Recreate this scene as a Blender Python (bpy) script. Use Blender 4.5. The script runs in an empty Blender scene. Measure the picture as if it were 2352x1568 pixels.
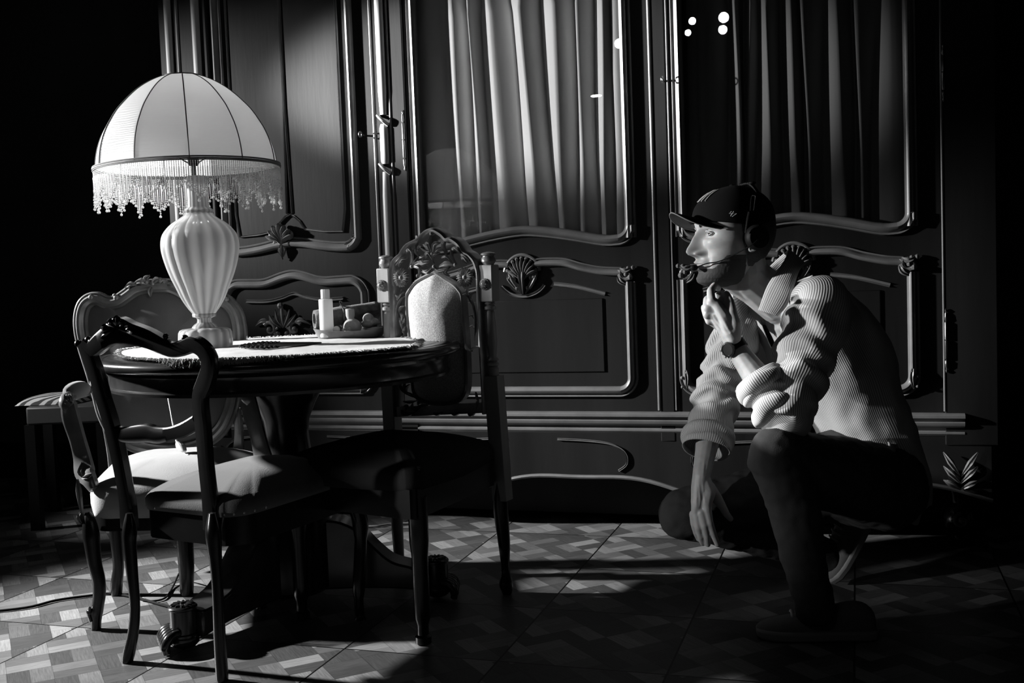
import bpy, bmesh, math, random
from mathutils import Vector, Matrix, noise
# ---------------------------------------------------------------- camera
SC = bpy.context.scene
CAM_H = 0.93; CA, CP, CR = math.radians(18), math.radians(3.6), math.radians(2.15); CF = 2450.0
cF = Vector((-math.sin(CA)*math.cos(CP), math.cos(CA)*math.cos(CP), -math.sin(CP)))
_r = Vector((math.cos(CA), math.sin(CA), 0)); _u = _r.cross(cF)
cR = _r*math.cos(CR) - _u*math.sin(CR); cU = _r*math.sin(CR) + _u*math.cos(CR)
cC = Vector((0, 0, CAM_H))
cam = bpy.data.objects.new('camera', bpy.data.cameras.new('camera')); SC.collection.objects.link(cam)
cam.matrix_world = Matrix(((cR.x, cU.x, -cF.x, cC.x), (cR.y, cU.y, -cF.y, cC.y), (cR.z, cU.z, -cF.z, cC.z), (0, 0, 0, 1)))
cam.data.sensor_width = 36; cam.data.lens = CF/2352*36; cam.data.clip_start = 0.05; cam.data.clip_end = 60
SC.camera = cam
def ray(x, y): return cF + cR*((x-1176)/CF) - cU*((y-784)/CF)
def P(x, y, d): return cC + ray(x, y)*d              # point seen at (x, y), d metres deep
def onZ(x, y, z): r = ray(x, y); return cC + r*((z-CAM_H)/r.z)
def onY(x, y, Y): r = ray(x, y); return cC + r*(Y/r.y)
def onPl(x, y, p0, n): r = ray(x, y); return cC + r*((p0-cC).dot(n)/r.dot(n))
# ---------------------------------------------------------------- world, exposure
w = bpy.data.worlds.new('night'); SC.world = w; w.use_nodes = True
w.node_tree.nodes['Background'].inputs[0].default_value = (1, 1, 1, 1)
w.node_tree.nodes['Background'].inputs[1].default_value = 0.0
vs = SC.view_settings; vs.view_transform = 'Standard'; vs.look = 'None'; vs.gamma = 1; vs.use_curve_mapping = False
vs.exposure = 0.15
SC.cycles.max_bounces = 8; SC.cycles.diffuse_bounces = 3; SC.cycles.glossy_bounces = 3; SC.cycles.transmission_bounces = 6
SC.cycles.transparent_max_bounces = 16; SC.cycles.caustics_reflective = False; SC.cycles.caustics_refractive = False
SC.cycles.sample_clamp_indirect = 4.0
try: SC.cycles.use_denoising = True
except Exception: pass
UP = Vector((0, 0, 1))
CROSS = Vector((math.cos(CA), math.sin(CA), 0)); AWAY = Vector((-math.sin(CA), math.cos(CA), 0))
def lamp(name, kind, loc, power, size=.1, aim=None, spot=None, blend=.3):
    l = bpy.data.lights.new(name, kind); l.energy = power; l.color = (1, 1, 1)
    if kind == 'AREA': l.size = size
    else: l.shadow_soft_size = size
    if spot: l.spot_size = math.radians(spot); l.spot_blend = blend
    o = bpy.data.objects.new(name, l); SC.collection.objects.link(o); o.location = loc
    if aim is not None: o.rotation_euler = (Vector(aim)-Vector(loc)).to_track_quat('-Z', 'Y').to_euler()
    return o
# stage lamp outside the frame on the left, low behind the armchair, shining across the room
KEY_LOC = Vector((-4.5, 2.28, 1.74))
def aim(deg, dist, z): return (KEY_LOC.x+dist*math.cos(math.radians(deg)), KEY_LOC.y+dist*math.sin(math.radians(deg)), z)
lamp('unseen_spot_light', 'SPOT', KEY_LOC, 1650, .05, aim=aim(6, 2.9, .52), spot=43, blend=.6)      # towards the table and the man
lamp('unseen_spot_light', 'SPOT', KEY_LOC+Vector((0, .06, .05)), 650, .05, aim=aim(33, 3.0, 1.35), spot=30, blend=1)  # added spot to brighten the wardrobe's left half
lamp('unseen_spot_light', 'SPOT', KEY_LOC+Vector((0, .10, .08)), 5600, .05, aim=aim(23.4, 3.5, 1.62), spot=13.5, blend=.7)  # narrow spot added to brighten the middle curtain
lamp('unseen_spot_light', 'SPOT', KEY_LOC+Vector((0, .14, .0)), 170, .05, aim=(-3.05, 3.44, .5), spot=24, blend=.8)  # extra lamp added so the bench catches light
def cam_pt(l, d, z): p = cC + CROSS*l + AWAY*d; p.z = z; return p
lamp('unseen_spot_light', 'SPOT', cam_pt(-3.4, 2.45, 1.60), 980, .05, aim=cam_pt(.66, 2.75, .86), spot=12.5, blend=.5)  # separate unseen lamp, added to light the man's head and shoulders
lamp('unseen_spot_light', 'SPOT', cam_pt(-3.4, 1.3, .95), 260, .05, aim=cam_pt(.50, 2.78, .35), spot=9.5, blend=.6)  # unseen fill lamp added for his hand and knee
# ---------------------------------------------------------------- mesh helpers
class MB:
    def __init__(s): s.v = []; s.f = []; s.uv = []
    def add(s, vs, fs, uvs=None):
        n = len(s.v); s.v += [Vector(a) for a in vs]
        for i, f in enumerate(fs):
            s.f.append([a+n for a in f]); s.uv.append(uvs[i] if uvs else None)
    def build(s, name, m, parent=None, bevel=0, sub=0, ang=40, smooth=True, seg=2, solid=0, merge=False):
        me = bpy.data.meshes.new(name); off = parent.matrix_world_loc if False else (root_of(parent) if parent else Vector())
        me.from_pydata([v-off for v in s.v], [], s.f)
        if any(u is not None for u in s.uv):
            l = me.uv_layers.new(name='UVMap'); k = 0
            for u, f in zip(s.uv, s.f):
                for j in range(len(f)):
                    l.data[k].uv = u[j] if u else (0, 0); k += 1
        if merge:
            b = bmesh.new(); b.from_mesh(me); bmesh.ops.remove_doubles(b, verts=b.verts, dist=1e-5); b.to_mesh(me); b.free()
        b = bmesh.new(); b.from_mesh(me); bmesh.ops.recalc_face_normals(b, faces=b.faces); b.to_mesh(me); b.free()
        if smooth:
            me.shade_smooth()
            if ang < 180: me.set_sharp_from_angle(angle=math.radians(ang))
        me.materials.append(m)
        o = bpy.data.objects.new(name, me); SC.collection.objects.link(o)
        if parent: o.parent = parent; LOC[o.name] = off
        else: LOC[o.name] = Vector()
        if solid: q = o.modifiers.new('solid', 'SOLIDIFY'); q.thickness = solid; q.offset = 0
        if bevel: q = o.modifiers.new('bevel', 'BEVEL'); q.width = bevel; q.segments = seg; q.limit_method = 'ANGLE'; q.angle_limit = math.radians(40); q.harden_normals = False
        if sub: q = o.modifiers.new('sub', 'SUBSURF'); q.levels = sub; q.render_levels = sub
        return o
LOC = {}
def root_of(o): return LOC.get(o.name, Vector())
def tag(o, label=None, cat=None, group=None, kind=None):
    if label: o['label'] = label
    if cat: o['category'] = cat
    if group: o['group'] = group
    if kind: o['kind'] = kind
    return o
def thing(name, loc, label, cat, group=None):
    o = bpy.data.objects.new(name, None); SC.collection.objects.link(o); o.location = loc; o.empty_display_size = .05
    LOC[o.name] = Vector(loc); tag(o, label, cat, group); return o
def spl(pts, n=8, closed=False):
    pts = [Vector(p) for p in pts]; m = len(pts); out = []
    rng = range(m if closed else m-1)
    for i in rng:
        if closed: a, b, c, d = pts[i-1], pts[i], pts[(i+1) % m], pts[(i+2) % m]
        else: a, b, c, d = pts[max(i-1, 0)], pts[i], pts[i+1], pts[min(i+2, m-1)]
        for k in range(n):
            t = k/n; out.append(.5*((2*b) + (c-a)*t + (2*a-5*b+4*c-d)*t*t + (3*b-a-3*c+d)*t**3))
    if not closed: out.append(pts[-1])
    return out
def lerpt(vals, n, closed=False):   # same spacing as spl, for radii
    return [v.x for v in spl([Vector((a, 0, 0)) for a in vals], n, closed)]
def tangents(p, closed):
    n = len(p); T = []
    for i in range(n):
        a = p[i-1] if (closed or i) else p[i]; b = p[(i+1) % n] if (closed or i < n-1) else p[i]
        t = b-a; T.append(t.normalized() if t.length > 1e-9 else (T[-1] if T else Vector((1, 0, 0))))
    return T
def sweep(mb, pts, prof, N, scale=None, closed=False, cap=True, pclosed=True, uvs=False, ulen=None):
    """prof: (a, b) pairs; a across the path within the plane, b along N (a vector or one per point)."""
    T = tangents(pts, closed); n = len(pts); m = len(prof); V = []
    for i, p in enumerate(pts):
        Ni = N[i] if isinstance(N, list) else N
        S = T[i].cross(Ni)
        if S.length < 1e-6: S = Vector((1, 0, 0))
        S.normalize(); B = S.cross(T[i]).normalized()
        if B.dot(Ni) < 0: B = -B
        if isinstance(N, list): pass
        sc = scale[i] if scale else 1
        sa, sb = sc if isinstance(sc, (tuple, list)) else (sc, sc)
        for a, b in prof: V.append(p + S*a*sa + B*b*sb)
    F = []; U = []
    L = [0]
    for i in range(1, n+1): L.append(L[-1] + (pts[i % n]-pts[i-1]).length)
    for i in range(n if closed else n-1):
        j = (i+1) % n
        for k in range(m if pclosed else m-1):
            l = (k+1) % m; F.append((i*m+k, i*m+l, j*m+l, j*m+k))
            U.append(((k/m, L[i]), ((k+1)/m, L[i]), ((k+1)/m, L[i+1]), (k/m, L[i+1])))
    if cap and not closed and pclosed:
        F.append(tuple(range(m))); F.append(tuple((n-1)*m+k for k in range(m))); U += [None, None]
    mb.add(V, F, U if uvs else None)
def ell(a, b, n=10, ph=0): return [(a*math.cos(2*math.pi*(k+ph)/n), b*math.sin(2*math.pi*(k+ph)/n)) for k in range(n)]
def tube(mb, pts, r, n=8, N=None, closed=False, cap=True, flat=1.0, uvs=False):
    pts = [Vector(p) for p in pts]
    if N is None:
        d = (pts[-1]-pts[0]) if not closed else Vector((0, 0, 0))
        if d.length < 1e-6: d = pts[len(pts)//2]-pts[0]
        N = Vector((0, 0, 1)) if abs(d.normalized().z) < .8 else Vector((0, -1, 0))
        # parallel transport
        T = tangents(pts, closed); Ns = []; cur = (N - T[0]*N.dot(T[0])).normalized()
        for t in T:
            cur = (cur - t*cur.dot(t)).normalized() if (cur - t*cur.dot(t)).length > 1e-6 else cur; Ns.append(cur.copy())
        N = Ns
    sc = [(q if isinstance(q, (tuple, list)) else (q, q*flat)) for q in (r if isinstance(r, list) else [r]*len(pts))]
    sweep(mb, pts, ell(1, 1, n), N, sc, closed, cap, True, uvs)
def lathe(mb, prof, base, axis=UP, n=32, rf=None, X=None, caps=True):
    axis = Vector(axis).normalized()
    X = Vector(X) if X else (Vector((1, 0, 0)) if abs(axis.x) < .9 else Vector((0, 1, 0)))
    X = (X-axis*X.dot(axis)).normalized(); Y = axis.cross(X); V = []
    for (r, z) in prof:
        for k in range(n):
            a = 2*math.pi*k/n; q = r*(rf(a, z) if rf else 1); V.append(Vector(base) + axis*z + (X*math.cos(a)+Y*math.sin(a))*q)
    F = [(i*n+k, i*n+(k+1) % n, (i+1)*n+(k+1) % n, (i+1)*n+k) for i in range(len(prof)-1) for k in range(n)]
    if caps: F += [tuple(range(n)), tuple((len(prof)-1)*n+k for k in range(n))]
    mb.add(V, F)
def box(mb, c, s, X=None, Y=None, Z=None, top=1.0):
    X = Vector(X or (1, 0, 0)); Y = Vector(Y or (0, 1, 0)); Z = Vector(Z or (0, 0, 1)); c = Vector(c); V = []
    for z in (-1, 1):
        q = top if z > 0 else 1
        for (x, y) in ((-1, -1), (1, -1), (1, 1), (-1, 1)): V.append(c + X*x*s[0]/2*q + Y*y*s[1]/2*q + Z*z*s[2]/2)
    mb.add(V, [(0, 3, 2, 1), (4, 5, 6, 7), (0, 1, 5, 4), (1, 2, 6, 5), (2, 3, 7, 6), (3, 0, 4, 7)])
def bar(mb, a, b, w, h, N=UP, w2=None, h2=None):
    """rectangular bar from a to b, w across, h along N"""
    a, b = Vector(a), Vector(b); p = [(w/2, h/2), (-w/2, h/2), (-w/2, -h/2), (w/2, -h/2)]
    sweep(mb, [a, b], p, N, [1, ((w2 or w)/w, (h2 or h)/h)])
def prism(mb, out, d):
    out = [Vector(p) for p in out]; n = len(out); d = Vector(d)
    mb.add(out + [p+d for p in out], [tuple(range(n)), tuple(range(2*n-1, n-1, -1))] + [(i, (i+1) % n, n+(i+1) % n, n+i) for i in range(n)])
def ringp(mb, o, i_, d):
    n = len(o); d = Vector(d); V = list(o)+list(i_)+[p+d for p in o]+[p+d for p in i_]; F = []
    for k in range(n):
        l = (k+1) % n
        F += [(k, l, n+l, n+k), (2*n+k, 3*n+k, 3*n+l, 2*n+l), (k, 2*n+k, 2*n+l, l), (n+k, n+l, 3*n+l, 3*n+k)]
    mb.add(V, F)
def ball(mb, c, r, n=12, sx=1, sy=1, sz=1, X=None, Y=None, Z=None):
    X = Vector(X or (1, 0, 0)); Y = Vector(Y or (0, 1, 0)); Z = Vector(Z or (0, 0, 1)); c = Vector(c); V = [c-Z*r*sz]; m = n//2
    for i in range(1, m):
        t = math.pi*i/m
        for k in range(n):
            a = 2*math.pi*k/n; V.append(c + X*math.sin(t)*math.cos(a)*r*sx + Y*math.sin(t)*math.sin(a)*r*sy - Z*math.cos(t)*r*sz)
    V.append(c+Z*r*sz); F = [(0, 1+(k+1) % n, 1+k) for k in range(n)]
    for i in range(m-2):
        for k in range(n): F.append((1+i*n+k, 1+i*n+(k+1) % n, 1+(i+1)*n+(k+1) % n, 1+(i+1)*n+k))
    e = len(V)-1; F += [(e, e-n+k, e-n+(k+1) % n) for k in range(n)]
    mb.add(V, F)
def leaf(mb, pts, w, N, th=.006, tip=.15, peak=.35, n=6, groove=True):
    """carved acanthus blade along pts, swelling to width w, standing th off its ground"""
    p = spl(pts, n); m = len(p)
    prof = [(-1, 0), (-.55, .75), (-.18, .55), (0, 1.0) if not groove else (0, .45), (.18, .55), (.55, .75), (1, 0), (0, -.25)] if groove else [(-1, 0), (-.5, .7), (0, 1), (.5, .7), (1, 0), (0, -.25)]
    sc = []
    for i in range(m):
        t = i/(m-1); q = (t/peak)**.6 if t < peak else ((1-t)/(1-peak))**.7
        q = max(q, tip); sc.append((w/2*q, th*(.4+.6*q)))
    sweep(mb, p, prof, N, sc)
def scroll(c, r0, r1, a0, turns, X, Y, n=20):
    return [c + (X*math.cos(a0+turns*2*math.pi*t/n)+Y*math.sin(a0+turns*2*math.pi*t/n))*(r0+(r1-r0)*t/n) for t in range(n+1)]
# ---------------------------------------------------------------- materials (a black and white place)
def newmat(name):
    m = bpy.data.materials.new(name); m.use_nodes = True; nt = m.node_tree; return m, nt, nt.nodes['Principled BSDF']
def mat(name, g, rough=.5, spec=.5, bump=0, bscale=200, mottle=0, mscale=8, metal=0, coat=0, sheen=0, stretch=None, stripe=None, uvbump=None):
    m, nt, b = newmat(name); N = nt.nodes; L = nt.links
    b.inputs['Base Color'].default_value = (g, g, g, 1); b.inputs['Roughness'].default_value = rough
    b.inputs['Specular IOR Level'].default_value = spec; b.inputs['Metallic'].default_value = metal
    b.inputs['Coat Weight'].default_value = coat; b.inputs['Coat Roughness'].default_value = .12
    b.inputs['Sheen Weight'].default_value = sheen
    tc = N.new('ShaderNodeTexCoord'); src = tc.outputs['Object']
    if stretch:
        mp = N.new('ShaderNodeMapping'); mp.inputs['Scale'].default_value = stretch; L.new(src, mp.inputs['Vector']); src = mp.outputs[0]
    if mottle:
        n = N.new('ShaderNodeTexNoise'); n.inputs['Scale'].default_value = mscale; n.inputs['Detail'].default_value = 5; L.new(src, n.inputs['Vector'])
        r = N.new('ShaderNodeMapRange'); r.inputs['To Min'].default_value = g*(1-mottle); r.inputs['To Max'].default_value = g*(1+mottle)
        r.inputs['From Min'].default_value = .3; r.inputs['From Max'].default_value = .7
        L.new(n.outputs[0], r.inputs['Value']); L.new(r.outputs[0], b.inputs['Base Color'])
    if bump:
        n = N.new('ShaderNodeTexNoise'); n.inputs['Scale'].default_value = bscale; n.inputs['Detail'].default_value = 4; L.new(src, n.inputs['Vector'])
        q = N.new('ShaderNodeBump'); q.inputs['Strength'].default_value = bump; q.inputs['Distance'].default_value = .002
        L.new(n.outputs[0], q.inputs['Height']); L.new(q.outputs[0], b.inputs['Normal'])
    return m
BULBP = 14
M = dict(
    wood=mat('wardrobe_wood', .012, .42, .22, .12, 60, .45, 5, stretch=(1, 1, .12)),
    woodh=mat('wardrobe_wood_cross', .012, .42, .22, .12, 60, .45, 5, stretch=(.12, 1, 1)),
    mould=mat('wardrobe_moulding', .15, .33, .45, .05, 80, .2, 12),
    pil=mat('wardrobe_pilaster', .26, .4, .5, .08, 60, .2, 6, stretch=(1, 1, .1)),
    dark=mat('black_stained_wood', .006, .25, .4, .06, 60, .3, 10),
    table=mat('polished_table_wood', .025, .2, .6, .05, 40, .5, 9),
    post=mat('waxed_oak', .20, .45, .4, .15, 50, .35, 9, stretch=(1, 1, .15)),
    carve=mat('carved_walnut', .17, .24, .8, .05, 90, .3, 20),
    gilt=mat('varnished_rail', .12, .22, .7, .03, 90, .3, 14),
    velvet=mat('seat_velvet', .07, .95, .1, .25, 350, .18, 6, sheen=.25),
    plush=mat('chair_back_plush', .33, .9, .1, .5, 420, .35, 300, sheen=.15),
    brass=mat('dull_metal', .22, .3, .5, metal=1),
    wall=mat('dark_wall_paint', .035, .85, .2, .1, 30, .3, 2),
    blackm=mat('matt_black', .004, .6, .15),
    blackg=mat('glossy_black', .015, .22, .5),
)
def glass_thin(name, refl=1.0, tint=1.0, rough=0.0):
    m = bpy.data.materials.new(name); m.use_nodes = True; nt = m.node_tree; N = nt.nodes; L = nt.links; N.clear()
    o = N.new('ShaderNodeOutputMaterial'); t = N.new('ShaderNodeBsdfTransparent'); t.inputs[0].default_value = (tint, tint, tint, 1)
    g = N.new('ShaderNodeBsdfGlossy'); g.inputs['Roughness'].default_value = rough; f = N.new('ShaderNodeFresnel'); f.inputs[0].default_value = 1.5
    x = N.new('ShaderNodeMixShader'); mu = N.new('ShaderNodeMath'); mu.operation = 'MULTIPLY'; mu.inputs[1].default_value = refl
    L.new(f.outputs[0], mu.inputs[0]); L.new(mu.outputs[0], x.inputs[0]); L.new(t.outputs[0], x.inputs[1]); L.new(g.outputs[0], x.inputs[2]); L.new(x.outputs[0], o.inputs[0])
    return m
M['pane'] = glass_thin('window_glass', .9, .97)
# ================================================================ ROOM
YW = 3.662                                       # front plane of the wardrobe doors
FRONT = Vector((0, -1, 0))
def struct(name, mb, m, **k):
    o = mb.build(name, m, None, **k); o['kind'] = 'structure'; return o
def parquet():
    m, nt, b = newmat('worn_parquet'); N = nt.nodes; L = nt.links
    def math_(op, a, b2=None, c=None):
        n = N.new('ShaderNodeMath'); n.operation = op
        for i, x in enumerate((a, b2, c)):
            if x is None: continue
            if isinstance(x, (int, float)): n.inputs[i].default_value = x
            else: L.new(x, n.inputs[i])
        return n.outputs[0]
    tc = N.new('ShaderNodeTexCoord'); mp = N.new('ShaderNodeMapping'); mp.inputs['Location'].default_value = (-.17+.6, .08, 0)
    L.new(tc.outputs['Object'], mp.inputs['Vector']); sp = N.new('ShaderNodeSeparateXYZ'); L.new(mp.outputs[0], sp.inputs[0])
    x, y = sp.outputs[0], sp.outputs[1]
    T = .41                                       # square panels, each laid as a basket of strips
    u = math_('DIVIDE', x, T); v = math_('DIVIDE', y, T)
    fu, fv = math_('FLOOR', u), math_('FLOOR', v); cu, cv = math_('FRACT', u), math_('FRACT', v)
    seam = math_('MINIMUM', math_('MINIMUM', cu, math_('SUBTRACT', 1.0, cu)), math_('MINIMUM', cv, math_('SUBTRACT', 1.0, cv)))
    # inside each panel: diagonal interlaced blocks
    p = math_('MULTIPLY', math_('ADD', cu, cv), 2.83); q = math_('MULTIPLY', math_('SUBTRACT', cu, cv), 2.83)
    ip, iq = math_('FLOOR', p), math_('FLOOR', q); par = math_('MODULO', math_('ABSOLUTE', math_('ADD', ip, iq)), 2.0)
    fp, fq = math_('FRACT', p), math_('FRACT', q)
    run = math_('ADD', math_('MULTIPLY', par, fp), math_('MULTIPLY', math_('SUBTRACT', 1.0, par), fq))
    along = math_('ADD', math_('MULTIPLY', par, fq), math_('MULTIPLY', math_('SUBTRACT', 1.0, par), fp))
    st = math_('FLOOR', math_('MULTIPLY', run, 2.0))
    tn = N.new('ShaderNodeCombineXYZ'); L.new(fu, tn.inputs[0]); L.new(fv, tn.inputs[1]); tw_ = N.new('ShaderNodeTexWhiteNoise'); L.new(tn.outputs[0], tw_.inputs['Vector']); tv = math_('FLOOR', math_('MULTIPLY', tw_.outputs[0], 2.6))
    cb = N.new('ShaderNodeCombineXYZ'); L.new(math_('ADD', math_('MULTIPLY', tv, 7.3), math_('ADD', ip, math_('MULTIPLY', st, .37))), cb.inputs[0])
    L.new(math_('ADD', math_('MULTIPLY', tv, 5.7), iq), cb.inputs[1]); L.new(par, cb.inputs[2])
    wn = N.new('ShaderNodeTexWhiteNoise'); L.new(cb.outputs[0], wn.inputs['Vector'])
    gr = N.new('ShaderNodeCombineXYZ'); L.new(math_('MULTIPLY', run, 26), gr.inputs[0]); L.new(math_('MULTIPLY', along, 2.2), gr.inputs[1]); L.new(math_('MULTIPLY', wn.outputs[0], 50), gr.inputs[2])
    gn = N.new('ShaderNodeTexNoise'); gn.inputs['Scale'].default_value = 1; gn.inputs['Detail'].default_value = 4; L.new(gr.outputs[0], gn.inputs['Vector'])
    big = N.new('ShaderNodeTexNoise'); big.inputs['Scale'].default_value = 3; L.new(tc.outputs['Object'], big.inputs['Vector'])
    val = math_('POWER', wn.outputs[0], 3.0)
    val = math_('ADD', math_('MULTIPLY', val, .19), .055)
    val = math_('MULTIPLY', val, math_('ADD', math_('MULTIPLY', gn.outputs[0], 1.0), .5))
    val = math_('MULTIPLY', val, math_('ADD', math_('MULTIPLY', big.outputs[0], .8), .6))
    sm = math_('GREATER_THAN', seam, .006)
    ed = math_('MINIMUM', math_('MINIMUM', math_('FRACT', math_('MULTIPLY', run, 2.0)), along), math_('SUBTRACT', 1.0, along)); em = math_('ADD', math_('MULTIPLY', math_('GREATER_THAN', ed, .012), .45), .55)
    val = math_('MULTIPLY', val, math_('MULTIPLY', sm, em))
    cc = N.new('ShaderNodeCombineXYZ')
    for i in range(3): L.new(val, cc.inputs[i])
    L.new(cc.outputs[0], b.inputs['Base Color']); b.inputs['Roughness'].default_value = .42; b.inputs['Specular IOR Level'].default_value = .35
    bp = N.new('ShaderNodeBump'); bp.inputs['Strength'].default_value = .25; bp.inputs['Distance'].default_value = .002; L.new(gn.outputs[0], bp.inputs['Height']); L.new(bp.outputs[0], b.inputs['Normal'])
    return m
mb = MB(); box(mb, (-.6, .9, -.05), (9, 7.0, .1)); struct('floor', mb, parquet(), smooth=False)
mb = MB(); box(mb, (-.6, 4.35, 1.6), (9, .1, 3.2)); struct('wall_back', mb, M['wall'], smooth=False)
mb = MB(); box(mb, (-5.05, .9, 1.6), (.1, 7.0, 3.2)); struct('wall_left', mb, M['wall'], smooth=False)
mb = MB(); box(mb, (3.85, .9, 1.6), (.1, 7.0, 3.2)); struct('wall_right', mb, M['wall'], smooth=False)
mb = MB(); box(mb, (-.6, -2.55, 1.6), (9, .1, 3.2)); struct('wall_front', mb, M['wall'], smooth=False)
mb = MB(); box(mb, (-.6, .9, 3.25), (9, 7.0, .1)); struct('ceiling', mb, M['wall'], smooth=False)
mb = MB(); box(mb, (-3.85, 4.285, .09), (2.3, .03, .18)); struct('baseboard_back', mb, M['wood'], bevel=.004)
# ================================================================ WARDROBE
WX0, WX1 = -2.60, .42; WT = 2.42                 # left, right, top
ward = thing('wardrobe', (-1.1, 3.9, 0), 'very large carved dark wood wardrobe with glazed curtained doors behind the table and the man', 'wardrobe')
def wf(X, Z, e=0): return Vector((X, YW-e, Z))   # e metres in front of the door plane
def wpx(x, y, e=0):
    p = onY(x, y, YW); return Vector((p.x, YW-e, p.z))
mb = MB()
D = .56
box(mb, ((WX0+WX1)/2, YW+D-.01, WT/2+.1), (WX1-WX0, .02, WT-.2))            # back
for X in (WX0+.012, WX1-.012): box(mb, (X, YW+D/2+.03, WT/2+.1), (.024, D-.03, WT-.2))
for X in (-1.63, -.61): box(mb, (X, YW+D/2+.04, WT/2+.1), (.024, D-.1, WT-.2))
box(mb, ((WX0+WX1)/2, YW+D/2+.02, WT+.02), (WX1-WX0+.1, D+.1, .05))
box(mb, ((WX0+WX1)/2, YW+D/2+.03, .33), (WX1-WX0, D-.03, .04))
box(mb, ((WX0+WX1)/2, YW+D/2+.1, .17), (WX1-WX0-.04, D-.2, .3))             # recessed plinth
mb.build('carcass', M['wood'], ward, bevel=.003)
# uprights between the doors
def upright(x0, x1, e, name='stile', m='wood'):
    mb = MB(); box(mb, ((x0+x1)/2, YW-e/2+.02, (WT+.33)/2), (x1-x0, e+.04, WT-.33)); return mb.build(name, M[m], ward, bevel=.004)
o1 = upright(WX0, -2.385, .012); o2 = upright(-1.685, -1.565, .010); o3 = upright(-.657, -.605, .006); o4 = upright(.262, WX1, .008)
def reed(X, z0, z1, r, e, m='pil', par=None, name='half_round_moulding', flat=1.0):
    mb = MB(); pr = [(r*math.cos(a*math.pi/10), r*flat*math.sin(a*math.pi/10)) for a in range(11)]
    sweep(mb, [wf(X, z0, e), wf(X, z1, e)], pr, FRONT); return mb.build(name, M[m], par or ward)
reed(-2.555, .45, WT, .015, .012, 'pil', o1); reed(-2.515, .45, WT, .006, .012, 'mould', o1); reed(-2.43, .45, WT, .017, .012, 'pil', o1)
# carved half column with crossed ribbon between first and middle door
mb = MB()
zs = [.44, .9, 1.30, 1.34, 1.42, 1.50, 1.56, 1.62, WT]
for (a, b) in ((.44, 1.325), (1.35, 1.50), (1.53, WT)):
    pr = [(.0175*math.cos(k*math.pi/12), .016*math.sin(k*math.pi/12)) for k in range(13)]
    n = 10; ps = [wf(-1.652+.0, a+(b-a)*t/n, .010) for t in range(n+1)]
    sc = [(.75 if t in (0, n) else 1.0) for t in range(n+1)]
    ps[0] = wf(-1.652, a+.004, .010)
    sweep(mb, ps, pr, FRONT, sc)
for z in (1.3375, 1.515):
    ps = [wf(-1.672, z+.018, .016), wf(-1.652, z, .028), wf(-1.632, z-.02, .016)]
    tube(mb, spl(ps, 5), .009, 8, flat=.6)
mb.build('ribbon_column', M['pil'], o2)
reed(-1.692, .44, WT, .005, .010, 'mould', o2); reed(-1.625, .44, WT, .004, .010, 'mould', o2)
reed(-.659, .44, WT, .006, .004, 'mould', o3); reed(-.600, .44, WT, .003, .004, 'mould', o3)
reed(.262, .44, WT, .004, .006, 'mould', o4)
def mirror(pts, xc): return [Vector((2*xc-p.x, p.y, p.z)) for p in pts]
BIG = [(-.020, 0), (-.020, .006), (-.017, .012), (-.013, .010), (-.0105, .004), (-.007, .010), (-.002, .019), (.006, .023), (.013, .020), (.018, .012), (.020, 0)]
def mould(mb, pts, s=1.0, e=0, flip=False, closed=False, se=1.0):
    pr = [((-a if flip else a)*s, b*s*se) for a, b in BIG]; sweep(mb, pts, pr, FRONT, closed=closed)
def opening(xl, xr, zb, zc, zt, rad, n=8):
    """U shaped path: down the left side, round the corner, arched bottom, up the right side. zb = corner level, zc = crown"""
    xm = (xl+xr)/2; pts = [wf(xl, zt), wf(xl, (zt+zb)/2+.2), wf(xl, zb+rad+.02)]
    for k in range(n+1):
        a = math.pi + (math.pi/2-.06)*k/n; pts.append(wf(xl+rad+rad*math.cos(a), zb+rad+rad*math.sin(a)))
    L = [(.12, .008), (.25, .45), (.38, .82), (.5, 1.0)]
    half = [wf(xl+(xr-xl)*t, zb+(zc-zb)*s) for t, s in L]
    pts += half
    full = pts + [Vector((2*xm-p.x, p.y, p.z)) for p in reversed(pts[:-1])]
    return full
def smooth_path(p, n=3): return spl(p, n)
def door(name, x0, x1, z0, z1, U, label=None):
    """frame: stiles + rails around a U opening path"""
    d = MB(); th = .03
    i0 = 0; n = len(U)
    low = [p for p in U if p.z < U[0].z-.35]
    xl, xr = U[0].x, U[-1].x; zj = U[3].z
    box(d, ((x0+xl)/2, YW+th/2, (z0+z1)/2), (xl-x0, th, z1-z0)); box(d, ((xr+x1)/2, YW+th/2, (z0+z1)/2), (x1-xr, th, z1-z0))
    mid = U[2:len(U)-2]
    prism(d, [wf(xr, z0+.0)] + [wf(xl, z0)] + [Vector(p) for p in mid] , (0, th, 0))
    return d
# ---- left door: solid panels
ZD0 = .425
XC = -2.085; LDU = opening(-2.34+.0, -1.783, 1.045, 1.092, WT-.08, .045)
d1 = MB(); box(d1, (-2.035, YW+.017, (ZD0+WT-.04)/2), (.69, .03, WT-.04-ZD0)); door1 = d1.build('door', M['wood'], ward, bevel=.003)
tag(door1, 'solid panelled door with a carved shell')
# upper moulding traced on its right half
rt = [wpx(672, 555), wpx(700, 557), wpx(740, 563), wpx(775, 566), wpx(800, 565.5)]
xr = -1.787
cor = [Vector((xr-.045+.045*math.sin(a), YW, rt[-1].z+.045-.045*math.cos(a))) for a in [k*math.pi/2/6 for k in range(1, 7)]]
half = rt + cor + [wf(xr, 1.3), wf(xr, 1.8), wf(xr, WT-.06)]
xm = (xr + -2.345)/2
mb = MB(); hp = spl(half, 5); mould(mb, hp, 1.0); mould(mb, mirror(hp, xm), 1.0, flip=True); mb.build('panel_moulding', M['mould'], door1)
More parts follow.
